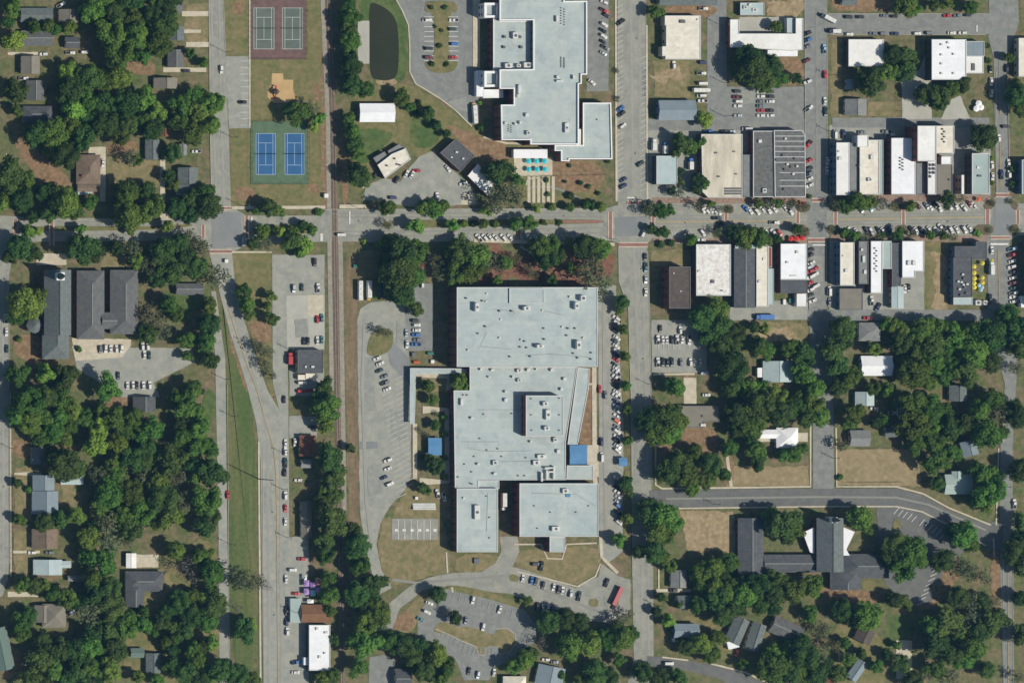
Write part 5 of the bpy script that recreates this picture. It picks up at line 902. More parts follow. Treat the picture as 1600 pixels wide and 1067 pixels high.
def carmesh(ty, c):
    if (ty, c) in CARM: return CARM[ty, c]
    Ln, W, zb, zr, b0, b1, r0, r1 = SPEC[ty]; h = Ln / 2
    P = MATS['paint_' + PAINT[c][0].replace(' ', '_')]; mb = MB()
    st = [(-h, .45, zb - .12, W * .86), (-h + .12, .3, zb - .02, W * .95), (-h + .9, .28, zb + .02, W), (0, .28, zb, W), (h - 1.2, .28, zb - .04, W), (h - .25, .3, zb - .16, W * .93), (h, .42, zb - .3, W * .8)]
    for x, z0, z1, wd in st:
        mb.v += [(x, -wd * .96, z0), (x, -wd, (z0 + z1) * .55), (x, -wd * .9, z1), (x, wd * .9, z1), (x, wd, (z0 + z1) * .55), (x, wd * .96, z0)]
    for s in range(len(st) - 1):
        for k in range(6):
            a, b = s * 6 + k, s * 6 + (k + 1) % 6; mb.f.append((a, b, b + 6, a + 6)); mb.i.append(0)
    mb.f.append((5, 4, 3, 2, 1, 0)); mb.i.append(0); n = (len(st) - 1) * 6; mb.f.append(tuple(n + k for k in range(6))); mb.i.append(0)
    wb, wt = W * .86, W * .7; n = len(mb.v)
    mb.v += [(b0, -wb, zb - .05), (b1, -wb, zb - .05), (b1, wb, zb - .05), (b0, wb, zb - .05), (r0, -wt, zr), (r1, -wt, zr), (r1, wt, zr), (r0, wt, zr)]
    for f, mi in (((4, 5, 6, 7), 0), ((0, 1, 5, 4), 1), ((1, 2, 6, 5), 0), ((2, 3, 7, 6), 1), ((3, 0, 4, 7), 0)): mb.f.append(tuple(n + k for k in f)); mb.i.append(mi)
    body = mb.build('body', [P, MATS['car_glass']])
    def pane(xb, xt, nm):
        sg_ = 1 if xb > xt else -1; o = .012 * sg_; f = .12
        lo = (xb + (xt - xb) * f + o, zb - .05 + (zr - zb + .05) * f + .012); hi = (xb + (xt - xb) * (1 - f) + o, zb - .05 + (zr - zb + .05) * (1 - f) + .012)
        y0, y1 = wb * .88, wt * .9
        q = [(lo[0], -y0, lo[1]), (lo[0], y0, lo[1]), (hi[0], y1, hi[1]), (hi[0], -y1, hi[1])]
        return mesh(nm, q, [(0, 1, 2, 3) if sg_ > 0 else (3, 2, 1, 0)], MATS['car_glass'])
    parts = [('body', body), ('windshield', pane(b1, r1, 'windshield')), ('rear_window', pane(b0, r0, 'rear_window'))]
    if ty == 'pickup': parts.append(('cargo_bed', MB().box(-h + .2, -W * .78, zb - .3, b0 - .12, W * .78, zb + .06).build('cargo_bed', MATS['bed_liner'])))
    CARM[ty, c] = (parts, h * .62, W * .93); return CARM[ty, c]
NAMES = {'car': ('parked_car', 'car'), 'suv': ('sport_utility_vehicle', 'car'), 'pickup': ('pickup_truck', 'pickup'), 'van': ('van', 'van')}
ORD = ['first', 'second', 'third', 'fourth', 'fifth', 'sixth', 'seventh', 'eighth', 'ninth', 'tenth', 'eleventh', 'twelfth', 'thirteenth', 'fourteenth', 'fifteenth', 'sixteenth', 'seventeenth', 'eighteenth', 'nineteenth', 'twentieth']
def place_car(u, v, ang, c, ty, label, group):
    parts, wx, wy = carmesh(ty, c); x, y = gp(u, v, .9); nm, cat = NAMES[ty]
    e = empty(nm, x, y, label, cat, group, R(ang) + (math.pi if rng.random() < .35 else 0), z=.2)
    k = rng.uniform(.95, 1.05); e.scale = (k, k, k)
    for pn, me in parts: link(pn, me, e)
    for sx in (-1, 1):
        for sy in (-1, 1):
            wl = link('wheel', WH, e, (sx * wx, sy * wy, .33)); wl.rotation_euler = (math.pi / 2, 0, 0)
def cars(zone, group, ang, data):
    """data: 'x,y,colour[,angle[,type]]' in photo pixels; each gets a label telling colour and place in its row"""
    L = []
    for t in data.split():
        q = t.split(','); c = q[2]
        ty = q[4] if len(q) > 4 else rng.choice(['car', 'car', 'car', 'suv', 'suv', 'pickup'])
        L.append([float(q[0]), float(q[1]), c, float(q[3]) if len(q) > 3 and q[3] else ang, ty])
    byx = (max(q[0] for q in L) - min(q[0] for q in L)) >= (max(q[1] for q in L) - min(q[1] for q in L))
    L.sort(key=lambda q: q[0] if byx else q[1])
    tot = {}
    for q in L: tot.setdefault((q[2], NAMES[q[4]][1]), []).append(q)
    for (c, kind), qs in tot.items():
        for i, q in enumerate(qs):
            nm = PAINT[c][0] + ' ' + ({'pickup': 'pickup', 'van': 'van'}.get(q[4], 'car'))
            lb = (f"{nm} {zone}" if len(qs) == 1 else f"{ORD[i]} {nm} from the {'west' if byx else 'north'}, {zone}")
            assert len(lb.split())<=16, lb
            place_car(q[0], q[1], q[3], c, q[4], lb, group)
cars('in the bays by the dumbbell-shaped island', 'cars at the top lot', 0, '667,32,w,0,van 709,32,w 707,46,k 710,69,b 670,76,d 669,90,m 708,90,r')
cars('in the slanted row east of the top school', 'cars at the top lot', -30, '944,4,w 944,17,r 948,25,d 944,39,w 942,48,d 943,57,w 943,66,d 943,84,s 946,75,g 925,129,w,-40')
cars('slanted along the street right of the top school', 'cars on the central street', 35, '970,35,d 970,170,b 971,178,d 973,197,w 974,281,n,30 974,291,n,30 1001,256,k')
cars('in the alley right of the square cream building', 'cars in the north-east alley', 0, '1098,98,n 1053,102,w,90 1096,115,w,0,pickup 1098,131,w,0,van 1096,150,w,0,van 1098,158,w,0,pickup 1099,14,w,0,pickup')
cars('in the open lot below the alley oak', 'cars in the oak lot', 0, '1152,143,d 1152,152,m 1154,159,w 1153,166,w 1153,181,s 1189,144,w 1189,151,w 1189,159,g 1189,166,g 1189,173,r 1189,181,w 1203,143,d 1204,151,d 1204,159,w 1203,173,d 1204,181,w')
cars('just north of the dark strip roof', 'cars behind the shops', 0, '1167,202,w,0,van 1107,206,b 1132,206,d 1143,206,s')
cars('on the west kerb of the upper cross street', 'cars on the upper cross street', 25, '1261,53,d 1262,63,b 1262,73,g 1261,95,m,30 1262,128,w 1264,170,w,35 1263,226,r,45 1264,251,r 1264,264,d 1264,272,g 1265,280,w 1265,290,w')
cars('on the east kerb of the upper cross street', 'cars on the upper cross street', 90, '1288,77,l 1289,117,r 1289,158,w 1290,175,k 1292,266,w 1293,252,w')
cars('on the north kerb of the top right street', 'cars on the top right street', 0, '1326,27,d 1344,27,d 1382,25,g 1397,26,d 1480,25,r 1496,25,g 1512,24,d')
cars('on the south kerb of the top right street', 'cars on the top right street', 0, '1327,54,w 1364,53,g 1380,53,g 1398,53,n 1433,53,w 1452,52,g 1487,52,w 1504,52,w')
cars('along the far right street', 'cars on the far right street', 90, '1548,109,d 1549,128,w 1549,146,w 1573,107,d 1571,198,d,0 1561,216,w 1550,258,w 1551,276,w 1576,255,w 1577,272,w 1565,273,n 1550,391,w 1547,467,d 1585,787,w')
cars('behind the north shop row', 'cars behind the shops', 0, '1305,210,w,90,van 1318,210,n,90,pickup 1347,207,g 1385,206,g 1391,211,w 1436,137,w 1437,155,w')
cars('in the north bays below the stained cream roof', 'cars slanted on the main street', -48, '1097,327,w 1104,329,w 1111,328,w 1117,330,w 1123,331,w')
cars('in the north bays below the white-ribbed roof', 'cars slanted on the main street', -48, '1165,326,b 1172,330,w 1183,331,w 1191,327,w 1200,328,w 1210,327,w 1227,325,w 1234,330,w')
cars('driving on the main street near the middle crossing', 'cars driving on the main street', 0, '1120,341,d,0,pickup 1128,349,d,0,pickup 1210,348,w')
cars('in the south bays by the speckled white roof', 'cars slanted on the main street', -52, '1005,365,w,65 1076,365,g 1098,364,w 1096,375,w,0 1197,362,w 1209,364,w 1218,364,r')
cars('in the north bays east of the cross street', 'cars slanted on the main street', -52, '1345,328,g 1360,326,l 1435,322,m 1448,322,g 1454,324,w 1461,320,d 1467,325,w 1484,323,w 1493,322,w 1506,325,w 1515,319,m 1522,321,w')
cars('in the south bays east of the cross street', 'cars slanted on the main street', -58, '1329,360,w 1338,362,w 1354,360,d 1361,361,w 1372,360,d 1380,361,w 1389,358,n 1425,360,d 1432,361,w 1440,360,d 1452,359,w 1463,360,w 1470,356,w 1477,358,d 1486,360,w 1495,359,w 1507,359,w 1516,358,w')
cars('in the row at the right edge', 'cars at the right edge', 15, '1582,389,l 1582,398,r 1582,408,w 1581,417,w 1583,425,d 1583,434,w 1583,442,m 1584,450,k 1584,458,w 1583,464,w 1584,471,w')
cars('slanted beside the white corner roof', 'cars beside the white corner roof', 25, '1266,391,d 1266,399,d 1268,411,w 1266,417,s 1266,424,r 1273,420,r 1266,433,w 1273,429,w 1266,442,r 1275,447,w 1266,453,w 1266,461,d 1270,470,w')
cars('parked behind the south-east shop row', 'cars behind the shops', 90, '1296,455,w,90,van 1296,472,g 1362,470,w 1372,480,n,60 1356,497,r,0,pickup 1414,452,w 1420,450,d')
cars('on the kerb beside the tall brown building', 'cars on the central street', 90, '1008,402,d 1009,418,t 1009,437,s 1009,457,w')
cars('in the upper row below the tall brown building', 'cars in the small east lot', 90, '1032,514,d 1063,516,w 1028,531,w 1036,531,w 1042,531,w 1050,531,d 1058,531,w 1066,531,w 1077,531,w')
cars('in the lower row below the tall brown building', 'cars in the small east lot', 90, '1028,566,w 1036,566,d 1043,567,d 1050,566,k 1064,566,g 1079,566,w 1086,566,w 1094,566,c 1100,583,w,0')
cars('beside the taupe flat house', 'cars in the eastern yards', 0, '1104,617,w 1157,632,w 1299,692,w,90 1366,638,w 1395,645,w 1405,643,w,90,van')
cars('in the north half of the long school row', 'cars in the long school row', -36, '963,497,w 963,504,w 962,511,g 962,518,d 964,528,w 962,534,k 963,541,w 963,548,w 963,554,d 963,562,r 962,570,k 963,576,w 963,582,s 963,590,w 963,597,m 963,605,d 964,613,w 963,619,w')
cars('in the south half of the long school row', 'cars in the long school row', -36, '963,627,n 963,634,w 964,642,s 964,650,w 964,658,o 964,667,g 964,674,w 964,682,w 964,689,d 965,697,s 965,704,w 964,747,w 966,755,g 965,762,d 966,770,w 966,777,s 966,784,s 967,791,b 966,800,d 967,808,g 967,816,w')
cars('on the drive along the east wall of the big school', 'cars on the school drive', 90, '937,608,r 946,617,g 940,690,n 940,714,w,90,van')
cars('at the north-west corner of the big school', 'cars at the school west side', 0, '649,501,d 651,508,w 651,516,w 650,523,b 652,531,g 650,538,b,0,pickup 660,444,w,90 635,520,s,90 636,538,w,90')
cars('in the wide lot west of the big school', 'cars in the west lot', 22, '589,560,w 594,568,w 593,579,k 601,588,g 602,598,g 605,608,w 606,719,w 606,732,w 600,746,n 609,756,w')
cars('in the concrete lots beside the railway crossing', 'cars in the rail-side lots', 90, '492,410,d,90,suv 459,451,s 472,449,k 497,450,w,90,pickup 496,499,r 503,497,t 475,533,d 481.5,533,d 496,532,w 503,531,t')
cars('behind the square dark shop', 'cars in the rail-side lots', 0, '472,598,w,0,van 470,611,r 484,610,r,8 490,667,d 466,750,w 461,691,w,90')
cars('parked along the east kerb of the western road', 'cars on the western road', 90, '444,624,d 446,692,w 446,705,w 446,723,k 445,738,d 446,774,w 446,794,r 446,815,w 447,904,w 448,954,d 448,971,n 449,986,w')
cars('around the lilac tents and tan-brown store', 'cars by the lilac tents', 0, '457,890,w 463,927,r 460,936,w 463,1034,b,12,pickup 462,1050,w 471,873,r')
cars('on the narrow western lane', 'cars on the lane', 90, '356,773,r 360,1037,b')
cars('on the street left of the tennis courts', 'cars by the tennis courts', 90, '346,109,w 379,160,d,0')
cars('driving near the railway crossing', 'cars driving on the main street', 0, '533,367,w,0,van 634,376,w')
cars('in the gravel lot by the dark diamond roof', 'cars in the gravel lot', 60, '569,288,w 574,284,w 580,278,d 585,276,d 620,281,d 635,272,w 700,264,w,-52 651,267,r,0 644,273,w 683,307,w,90 724,287,w,20 614,309,n,0')
cars('slanted on the south kerb above the school garden', 'cars slanted on the main street', -52, '748,372,w 757,371,w 766,371,w 774,371,w 786,371,w 797,371,w 828,373,w 838,373,w 915,371,w')
cars('at the south-west corner of the big school', 'cars at the school west side', 103, '684,771,w,103,pickup 694,776,w,103,pickup')
cars('in the curved lot south of the big school', 'cars in the south lot', 80, '671,942,w,-20 667,956,w,-25 657,967,t,-25 739,937,w 781,952,w,72 755,979,w 733,1048,d 747,1054,s 772,1050,w 728,969,g')
cars('in the slanted row above the south driveway', 'cars in the south lot', 78, '817,903,w 831,906,b 837,908,d 849,914,d 865,917,w 873,921,d 879,922,w 892,927,s 905,931,k')
cars('in the shaded row below the south driveway', 'cars in the south lot', 78, '840,947,d 848,949,g 856,950,w 863,952,n 882,960,e')
cars('at the east end of the south driveway', 'cars in the south lot', 0, '837,881,d 846,884,d,80 948,910,d,70 956,963,w 961,945,m,60')
cars('on the south-east streets', 'cars on the south-east streets', 0, '1045,1036,w,0,van 1052,922,d 1151,1020,r,80 853,1030,w 867,1034,g')
cars('on the pale plaza behind the church hall', 'cars behind the church hall', 90, '157,546,g 165,545,w 173,545,w 182,545,w 190,545,w')
cars('on the gravel behind the church hall', 'cars behind the church hall', 90, '223,541,w 231,541,w 226,554,w 233,555,k 185,587,k 199,602,w 208,602,w 214,602,d 224,602,w 234,602,w')
cars('parked on the left-edge street by the church', 'cars on the left street', 90, '9,498,w 10,519,w 11,545,k')
cars('in the drives of the western houses', 'cars in the western drives', 0, '161,255,w,90 154,268,s,90 307,237,w 291,111,d,0,suv 68,85,w 110,83,w 132,82,w 37,123,w 50,863,w 77,863,g 95,8,w,30')
# larger vehicles
def big(name, cat, u, v, ang, L, W, Ht, c, label, hood=None, cab=None):
    x, y = gp(u, v, Ht); e = empty(name, x, y, label, cat, None, R(ang), z=.2); P = lambda k: MATS['paint_' + PAINT[k][0].replace(' ', '_')]
    a, b = L / 2, W / 2; f = 1.5 if (hood or cab) else 0
    link('body', MB().box(-a, -b, .7, a - f, b, Ht, taper=.1).build('body', P(c)), e)
    if hood: link('hood', MB().box(a - f + .01, -b * .9, .7, a, b * .9, 1.7, taper=.12).build('hood', P(hood)), e); link('windshield', MB().box(a - f + .005, -b * .8, 1.72, a - f + .03, b * .8, Ht - .4).build('windshield', MATS['car_glass']), e)
    if cab: link('cab', MB().box(a - f + .06, -b * .92, .6, a + .6, b * .92, 2.5, taper=.2).build('cab', P(cab)), e); link('windshield', MB().box(a + .43, -b * .7, 1.6, a + .62, b * .7, 2.2).build('windshield', MATS['car_glass']), e)
    if name.endswith('bus'):
        for k in range(3): link('roof_hatch', MB().box(-a + 1.5 + k * 3, -.35, Ht, -a + 2.2 + k * 3, .35, Ht + .1).build('roof_hatch', P('s')), e)
    for sx in (-.6, .7):
        for sy in (-1, 1):
            wl = link('wheel', WH, e, (sx * a, sy * (b - .12), .45)); wl.rotation_euler = (math.pi / 2, 0, 0); wl.scale = (1.4, 1.4, 1.6)
big('school_bus', 'bus', 564, 454, -90, 11.4, 2.5, 3.1, 'w', 'white bus, west of the three buses above the west lot'); big('school_bus', 'bus', 578, 454, -90, 11.6, 2.5, 3.1, 'w', 'white-roofed yellow-nosed bus, middle of three above the west lot', hood='y'); big('school_bus', 'bus', 599.5, 455, -90, 10.4, 2.5, 3.1, 'k', 'dark-roofed yellow-nosed bus, east of three above the west lot', hood='y')
big('school_bus', 'bus', 743, 177, 94, 12, 2.4, 3.1, 'w', 'white-roofed bus with yellow nose at the top school entrance', hood='y')
big('box_truck', 'truck', 1097, 141, 0, 9.5, 2.4, 3.2, 'w', 'long white box truck among the vans in the alley', cab='w'); big('box_truck', 'truck', 1296, 29, 152, 8.5, 2.4, 3.2, 'w', 'white box truck with green cab turning at the top right street', cab='k'); big('box_truck', 'truck', 1306, 49, 180, 6.4, 2.3, 3, 'w', 'short white box truck at the west end of the top right street', cab='d'); big('box_truck', 'truck', 1551.5, 420, 90, 7, 2.4, 3.2, 'w', 'white box truck parked beside the yellow parasols', cab='w')
big('box_truck', 'truck', 454.5, 561, 90, 6.4, 2.6, 3, 'r', 'bright red truck in front of the square dark shop', cab='r'); big('box_truck', 'truck', 1197, 495.5, 180, 10, 3.0, 2.6, 'b', 'long blue truck in the alley behind the south shop row', cab='b')
big('semi_trailer_truck', 'truck', 789, 783, -90, 9.5, 2.6, 3.9, 'w', 'white semi-trailer truck in the shaded loading dock of the big school', cab='w'); big('freight_trailer', 'trailer', 966, 931, 65, 11.5, 2.6, 2.8, 'p', 'long dull red trailer standing aslant by the south-east drive')
for i, (u, v) in enumerate(((1023.5, 227), (1041, 232), (1081, 257))): big('box_truck', 'truck', u, v, 90 if i else 88, 6.2, 2.5, 3, 'w', ('white truck north-west of the pale box building', 'white truck at the north-east corner of the pale box building', 'white truck between pale box building and stained cream roof')[i], cab=('w', 'b', 'b')[i])
# ---------------------------------------------------------------- trees
LEAF = {0: leafmat('leaf_dark', (64, 92, 46), (88, 116, 56)), 1: leafmat('leaf_mid', (80, 112, 48), (112, 142, 62)), 2: leafmat('leaf_bright', (108, 146, 58), (136, 168, 74)), 4: leafmat('leaf_bare', (112, 106, 96), (136, 130, 118)), 3: leafmat('leaf_olive', (90, 100, 70), (118, 124, 90))}
mat('bark', (92, 80, 66), (76, 68, 58), scale=.8, fine=2, amt=.15)
def crown_mesh(seed, nb, per, ls, sparse, lm, conic=0.0):
    """a crown of leaf clumps: lumps spread through a dome, each covered in small leaf faces"""
    g = np.random.default_rng(seed); V = []; F = []; T = []
    cs = []; tries = 0
    while len(cs) < nb and tries < 4000:
        tries += 1
        p = g.normal(size=3); p /= np.linalg.norm(p); p *= g.uniform(.35, .78) if not sparse else g.uniform(.3, .9)
        if p[2] < -.45: continue
        r = g.uniform(.24, .40) if not sparse else g.uniform(.14, .26)
        if all(np.linalg.norm(p - q[0]) > .62 * (r + q[1]) * .8 for q in cs): cs.append((p, r))
    ga = g.uniform(0, 6.28)
    for ci, (p, r) in enumerate(cs):
        tb = g.uniform(0, 1)
        m = int(per * (r / .32) ** 2)
        d = g.normal(size=(m, 3)); d /= np.linalg.norm(d, axis=1)[:, None]
        d[:, 2] = np.where(d[:, 2] < -.5, -d[:, 2], d[:, 2])
        pos = p + d * (r * g.uniform(.8, 1.13, size=(m, 1)))
        keep = np.ones(m, bool)
        for qi, (q, qr) in enumerate(cs):
            if qi != ci: keep &= np.linalg.norm(pos - q, axis=1) > qr * .78
        keep &= pos[:, 2] > -.6
        for k in np.nonzero(keep)[0]:
            nrm = d[k] + g.normal(size=3) * .45; nrm /= np.linalg.norm(nrm)
            t = np.cross(nrm, g.normal(size=3)); t /= np.linalg.norm(t); b = np.cross(nrm, t)
            s = ls * g.uniform(.6, 1.25); a = t * s; c = b * s * g.uniform(.6, 1)
            n = len(V); o = pos[k]
            V += [o - a, o - c * .8, o + a, o + c * .8]; F.append((n, n + 1, n + 2, n + 3)); T.append(min(1, max(0, .55 * tb + .45 * g.uniform())))
    if not sparse:      # inner boughs that stop the light
        for p, r in cs:
            n = len(V); k = 8
            rr = r * .72
            ring = [(-.6, .8), (0, 1), (.6, .8)]
            for z, q in ring:
                for j in range(k):
                    a = 2 * math.pi * j / k; V.append(p + np.array([math.cos(a) * q * rr, math.sin(a) * q * rr, z * rr]))
            V.append(p + np.array([0, 0, rr])); V.append(p - np.array([0, 0, rr]))
            for s in range(2):
                for j in range(k): F.append((n + s * k + j, n + s * k + (j + 1) % k, n + (s + 1) * k + (j + 1) % k, n + (s + 1) * k + j)); T.append(.1)
            for j in range(k): F.append((n + 2 * k + j, n + 2 * k + (j + 1) % k, n + 3 * k)); T.append(.1); F.append((n + (j + 1) % k, n + j, n + 3 * k + 1)); T.append(.1)
    me = mesh('crown', V, F, lm)
    at = me.attributes.new('tint', 'FLOAT', 'FACE'); at.data.foreach_set('value', T)
    return me
CROWN = {}
for ty in range(5):
    for k in range(5 if ty in (0, 1) else 4):
        if ty == 4: CROWN[ty, k] = crown_mesh(400 + k, 36, 22, .07, True, LEAF[4])
        elif ty == 3: CROWN[ty, k] = crown_mesh(300 + k, 34, 46, .085, True, LEAF[3])
        elif ty == 2: CROWN[ty, k] = crown_mesh(200 + k, 15, 95, .11, False, LEAF[2])
        else: CROWN[ty, k] = crown_mesh(ty * 50 + k, (24, 17, 30, 21, 13)[k], 105, (.088, .1, .075, .09, .105)[k], False, LEAF[ty])
NV = {0: 5, 1: 5, 2: 4, 3: 4, 4: 4}
def trunk_mesh(seed):
    g = random.Random(seed); mb = MB(); mb.tube([(0, 0, 0), (.01, .01, .2), (.02, -.01, .45), (0, .02, .75)], [.035, .024, .018, .008], 7)
    for k in range(4):
        a = k * 1.6 + g.uniform(-.3, .3); z = .28 + .07 * k; mb.tube([(0, 0, z), (math.cos(a) * .1, math.sin(a) * .1, z + .12), (math.cos(a) * .2, math.sin(a) * .2, z + .26)], [.013, .009, .004], 5)
    return mb.build('trunk', MATS['bark'])
TRUNK = [trunk_mesh(k) for k in range(3)]
TREES = []
def tr_(s):
    for t in s.split():
        q = t.split(','); TREES.append((float(q[0]), float(q[1]), float(q[2]), int(q[3])))
CAN = [  # canopy outlines traced from the photo: polygon, colour weights
 ([(118, -12), (278, -12), (282, 30), (268, 75), (262, 95), (240, 98), (215, 100), (172, 95), (170, 75), (150, 50), (130, 42), (120, 30)], '00011'),
 ([(92, 92), (125, 100), (170, 100), (212, 115), (215, 130), (250, 140), (265, 165), (258, 200), (250, 215), (200, 222), (150, 225), (128, 240), (115, 262), (95, 270), (80, 250), (60, 230), (40, 220), (18, 215), (18, 195), (50, 190), (90, 190), (80, 165), (85, 140), (78, 110)], '00112'),
 ([(270, 140), (300, 132), (335, 135), (350, 165), (352, 185), (340, 215), (318, 222), (290, 225), (275, 210), (262, 170)], '111'),
 ([(-5, 246), (30, 245), (50, 270), (54, 305), (45, 328), (15, 330), (-5, 325)], '011'),
 ([(172, 300), (200, 282), (235, 288), (254, 315), (250, 340), (225, 355), (190, 358), (170, 335)], '0011'),
 ([(262, 300), (285, 308), (310, 285), (340, 295), (344, 330), (325, 348), (290, 348), (265, 330)], '001'),
 ([(225, 375), (260, 362), (300, 360), (325, 375), (335, 400), (355, 415), (360, 440), (345, 450), (318, 440), (300, 428), (285, 425), (285, 440), (260, 452), (235, 445), (222, 420)], '0033'),
 ([(300, 470), (318, 450), (335, 460), (338, 500), (342, 540), (338, 575), (318, 595), (310, 560), (308, 520), (318, 490)], '0011'),
 ([(12, 612), (60, 600), (120, 605), (125, 650), (122, 690), (90, 700), (55, 697), (30, 680), (15, 660)], '0111'),
 ([(122, 640), (150, 632), (190, 640), (205, 655), (200, 690), (190, 705), (160, 710), (130, 705)], '0112'),
 ([(195, 642), (215, 644), (255, 652), (260, 665), (245, 685), (205, 690)], '111'),
 ([(140, 740), (165, 715), (200, 700), (215, 685), (250, 680), (270, 700), (300, 720), (300, 760), (292, 824), (180, 824), (165, 860), (150, 824)], '00113'),
 ([(265, 612), (315, 600), (320, 650), (340, 690), (346, 730), (350, 770), (342, 800), (335, 840), (300, 832), (295, 760), (290, 720), (270, 690), (262, 650)], '0111'),
 ([(120, 815), (220, 810), (240, 840), (200, 860), (192, 880), (182, 900), (194, 950), (215, 980), (205, 1000), (190, 1040), (170, 1075), (120, 1075), (125, 1000), (116, 960), (128, 930), (132, 890), (114, 870)], '00113'),
 ([(75, 922), (130, 912), (135, 955), (108, 950), (85, 940)], '11'), ([(50, 990), (80, 985), (120, 1000), (150, 1010), (150, 1075), (30, 1075), (45, 1020)], '0011'),
 ([(498, 685), (520, 685), (538, 695), (536, 720), (536, 800), (538, 830), (525, 870), (524, 940), (500, 945), (505, 890), (495, 850), (490, 820), (496, 760), (496, 720)], '0011'),
 ([(540, 818), (566, 816), (572, 845), (590, 880), (608, 940), (605, 975), (600, 1010), (578, 1020), (575, 1060), (545, 1075), (545, 900)], '0011'),
 ([(537, -10), (555, -10), (560, 50), (558, 100), (568, 105), (582, 130), (582, 150), (565, 160), (545, 155), (537, 120), (537, 60)], '011'),
 ([(1085, 875), (1110, 865), (1150, 865), (1152, 895), (1125, 910), (1120, 925), (1100, 935), (1085, 920), (1080, 895)], '0111'),
 ([(1105, 930), (1130, 908), (1170, 898), (1225, 894), (1255, 900), (1295, 908), (1300, 935), (1270, 950), (1235, 945), (1225, 965), (1205, 968), (1172, 958), (1150, 965), (1120, 985), (1105, 965)], '0111'),
 ([(1310, 940), (1345, 940), (1385, 950), (1382, 985), (1345, 978), (1320, 970), (1300, 955)], '0011'), ([(1180, 1025), (1205, 1005), (1235, 1008), (1280, 995), (1295, 1020), (1285, 1075), (1225, 1075), (1195, 1055)], '0113'),
 ([(1435, 975), (1460, 950), (1490, 940), (1480, 920), (1500, 910), (1530, 915), (1560, 925), (1578, 945), (1575, 980), (1555, 1000), (1535, 1010), (1533, 1040), (1520, 1055), (1480, 1075), (1420, 1075), (1412, 1055), (1445, 1030), (1445, 1000)], '00113'),
 ([(1400, 610), (1440, 605), (1475, 625), (1500, 632), (1520, 660), (1515, 688), (1500, 700), (1490, 730), (1465, 740), (1440, 725), (1425, 700), (1410, 680), (1408, 640)], '0111'),
 ([(1510, 630), (1540, 600), (1575, 610), (1575, 650), (1575, 680), (1555, 705), (1530, 700), (1518, 680), (1512, 650)], '0113'),
 ([(1515, 722), (1540, 720), (1570, 730), (1572, 760), (1560, 780), (1548, 800), (1520, 795), (1510, 780), (1522, 750)], '0011'),
 ([(1130, 640), (1160, 630), (1190, 640), (1192, 662), (1183, 690), (1200, 705), (1200, 725), (1180, 735), (1165, 715), (1155, 690), (1135, 670)], '0011'), ([(1150, 615), (1200, 600), (1240, 608), (1290, 620), (1295, 655), (1280, 670), (1250, 662), (1200, 660), (1170, 640)], '0111'),
 ([(1080, 470), (1110, 465), (1140, 475), (1142, 500), (1165, 502), (1165, 530), (1160, 560), (1160, 600), (1150, 614), (1140, 630), (1125, 610), (1120, 560), (1100, 545), (1085, 535), (1082, 500)], '0001'),
 ([(1215, 535), (1265, 530), (1275, 560), (1282, 600), (1290, 640), (1250, 622), (1245, 590), (1247, 565), (1235, 556)], '0011'),
 ([(1310, 502), (1338, 502), (1338, 520), (1330, 540), (1320, 560), (1342, 550), (1340, 600), (1325, 625), (1290, 620), (1285, 560), (1295, 520)], '0011'),
 ([(1415, 510), (1450, 500), (1500, 498), (1540, 505), (1572, 510), (1578, 540), (1560, 560), (1555, 580), (1530, 600), (1490, 598), (1470, 606), (1440, 605), (1402, 590), (1400, 560), (1385, 550), (1380, 545), (1395, 530)], '0011'),
 ([(1380, 72), (1405, 66), (1430, 75), (1435, 100), (1430, 130), (1400, 140), (1385, 130), (1375, 110)], '0013'), ([(1335, 110), (1355, 106), (1380, 112), (1390, 140), (1378, 160), (1352, 152), (1338, 130)], '01'),
 ([(1440, 132), (1470, 127), (1500, 124), (1530, 118), (1532, 135), (1510, 145), (1480, 150), (1478, 172), (1455, 178), (1440, 165), (1432, 145)], '0011'),
 ([(830, 962), (860, 952), (890, 957), (915, 962), (920, 975), (905, 985), (870, 990), (840, 985)], '0033')]
tg = random.Random(3)
for poly, wts in CAN:
    xs = [p[0] for p in poly]; ys = [p[1] for p in poly]; got = []
    for att in range(900):
        r = tg.uniform(15, 26) * (1 - .35 * att / 900); x, y = tg.uniform(min(xs), max(xs)), tg.uniform(min(ys), max(ys))
        if not inside(poly, x, y) or edge_dist(poly, x, y) < r * .62: continue
        if all(math.hypot(x - a, y - b) > .66 * (r + c) for a, b, c in got): got.append((x, y, r)); TREES.append((x, y, r, int(tg.choice(wts))))
tr_('18,10,16,1 12,35,11,0 22,64,17,2 25,142,20,0 55,42,11,1 75,40,10,1 88,47,9,1 108,45,12,1 25,172,10,1 297,83,8,1 318,98,8,1 70,300,15,0 100,315,24,1 115,330,15,1 75,335,13,0 50,340,10,0 141,318,13,1 201,245,14,3 215,251,9,1 270,240,14,0 264,275,11,0 272,290,9,1 45,361,10,2 60,362,7,2 125,358,9,2 205,359,9,2 260,355,10,2 40,358,7,0 30,386,21,0 52,395,15,0 15,402,12,0 130,388,26,0 148,396,16,0 182,388,12,0 205,390,17,3 213,406,13,2 40,475,27,1 58,466,17,1 27,492,15,0 71,582,16,2 27,585,18,1 103,590,21,0 95,606,14,1 168,606,21,1 123,545,5,1 238,490,19,3 252,515,19,3 232,522,15,0 265,475,15,1 276,490,12,1 291,532,14,1 293,556,9,1 300,610,16,1 30,530,5,1')
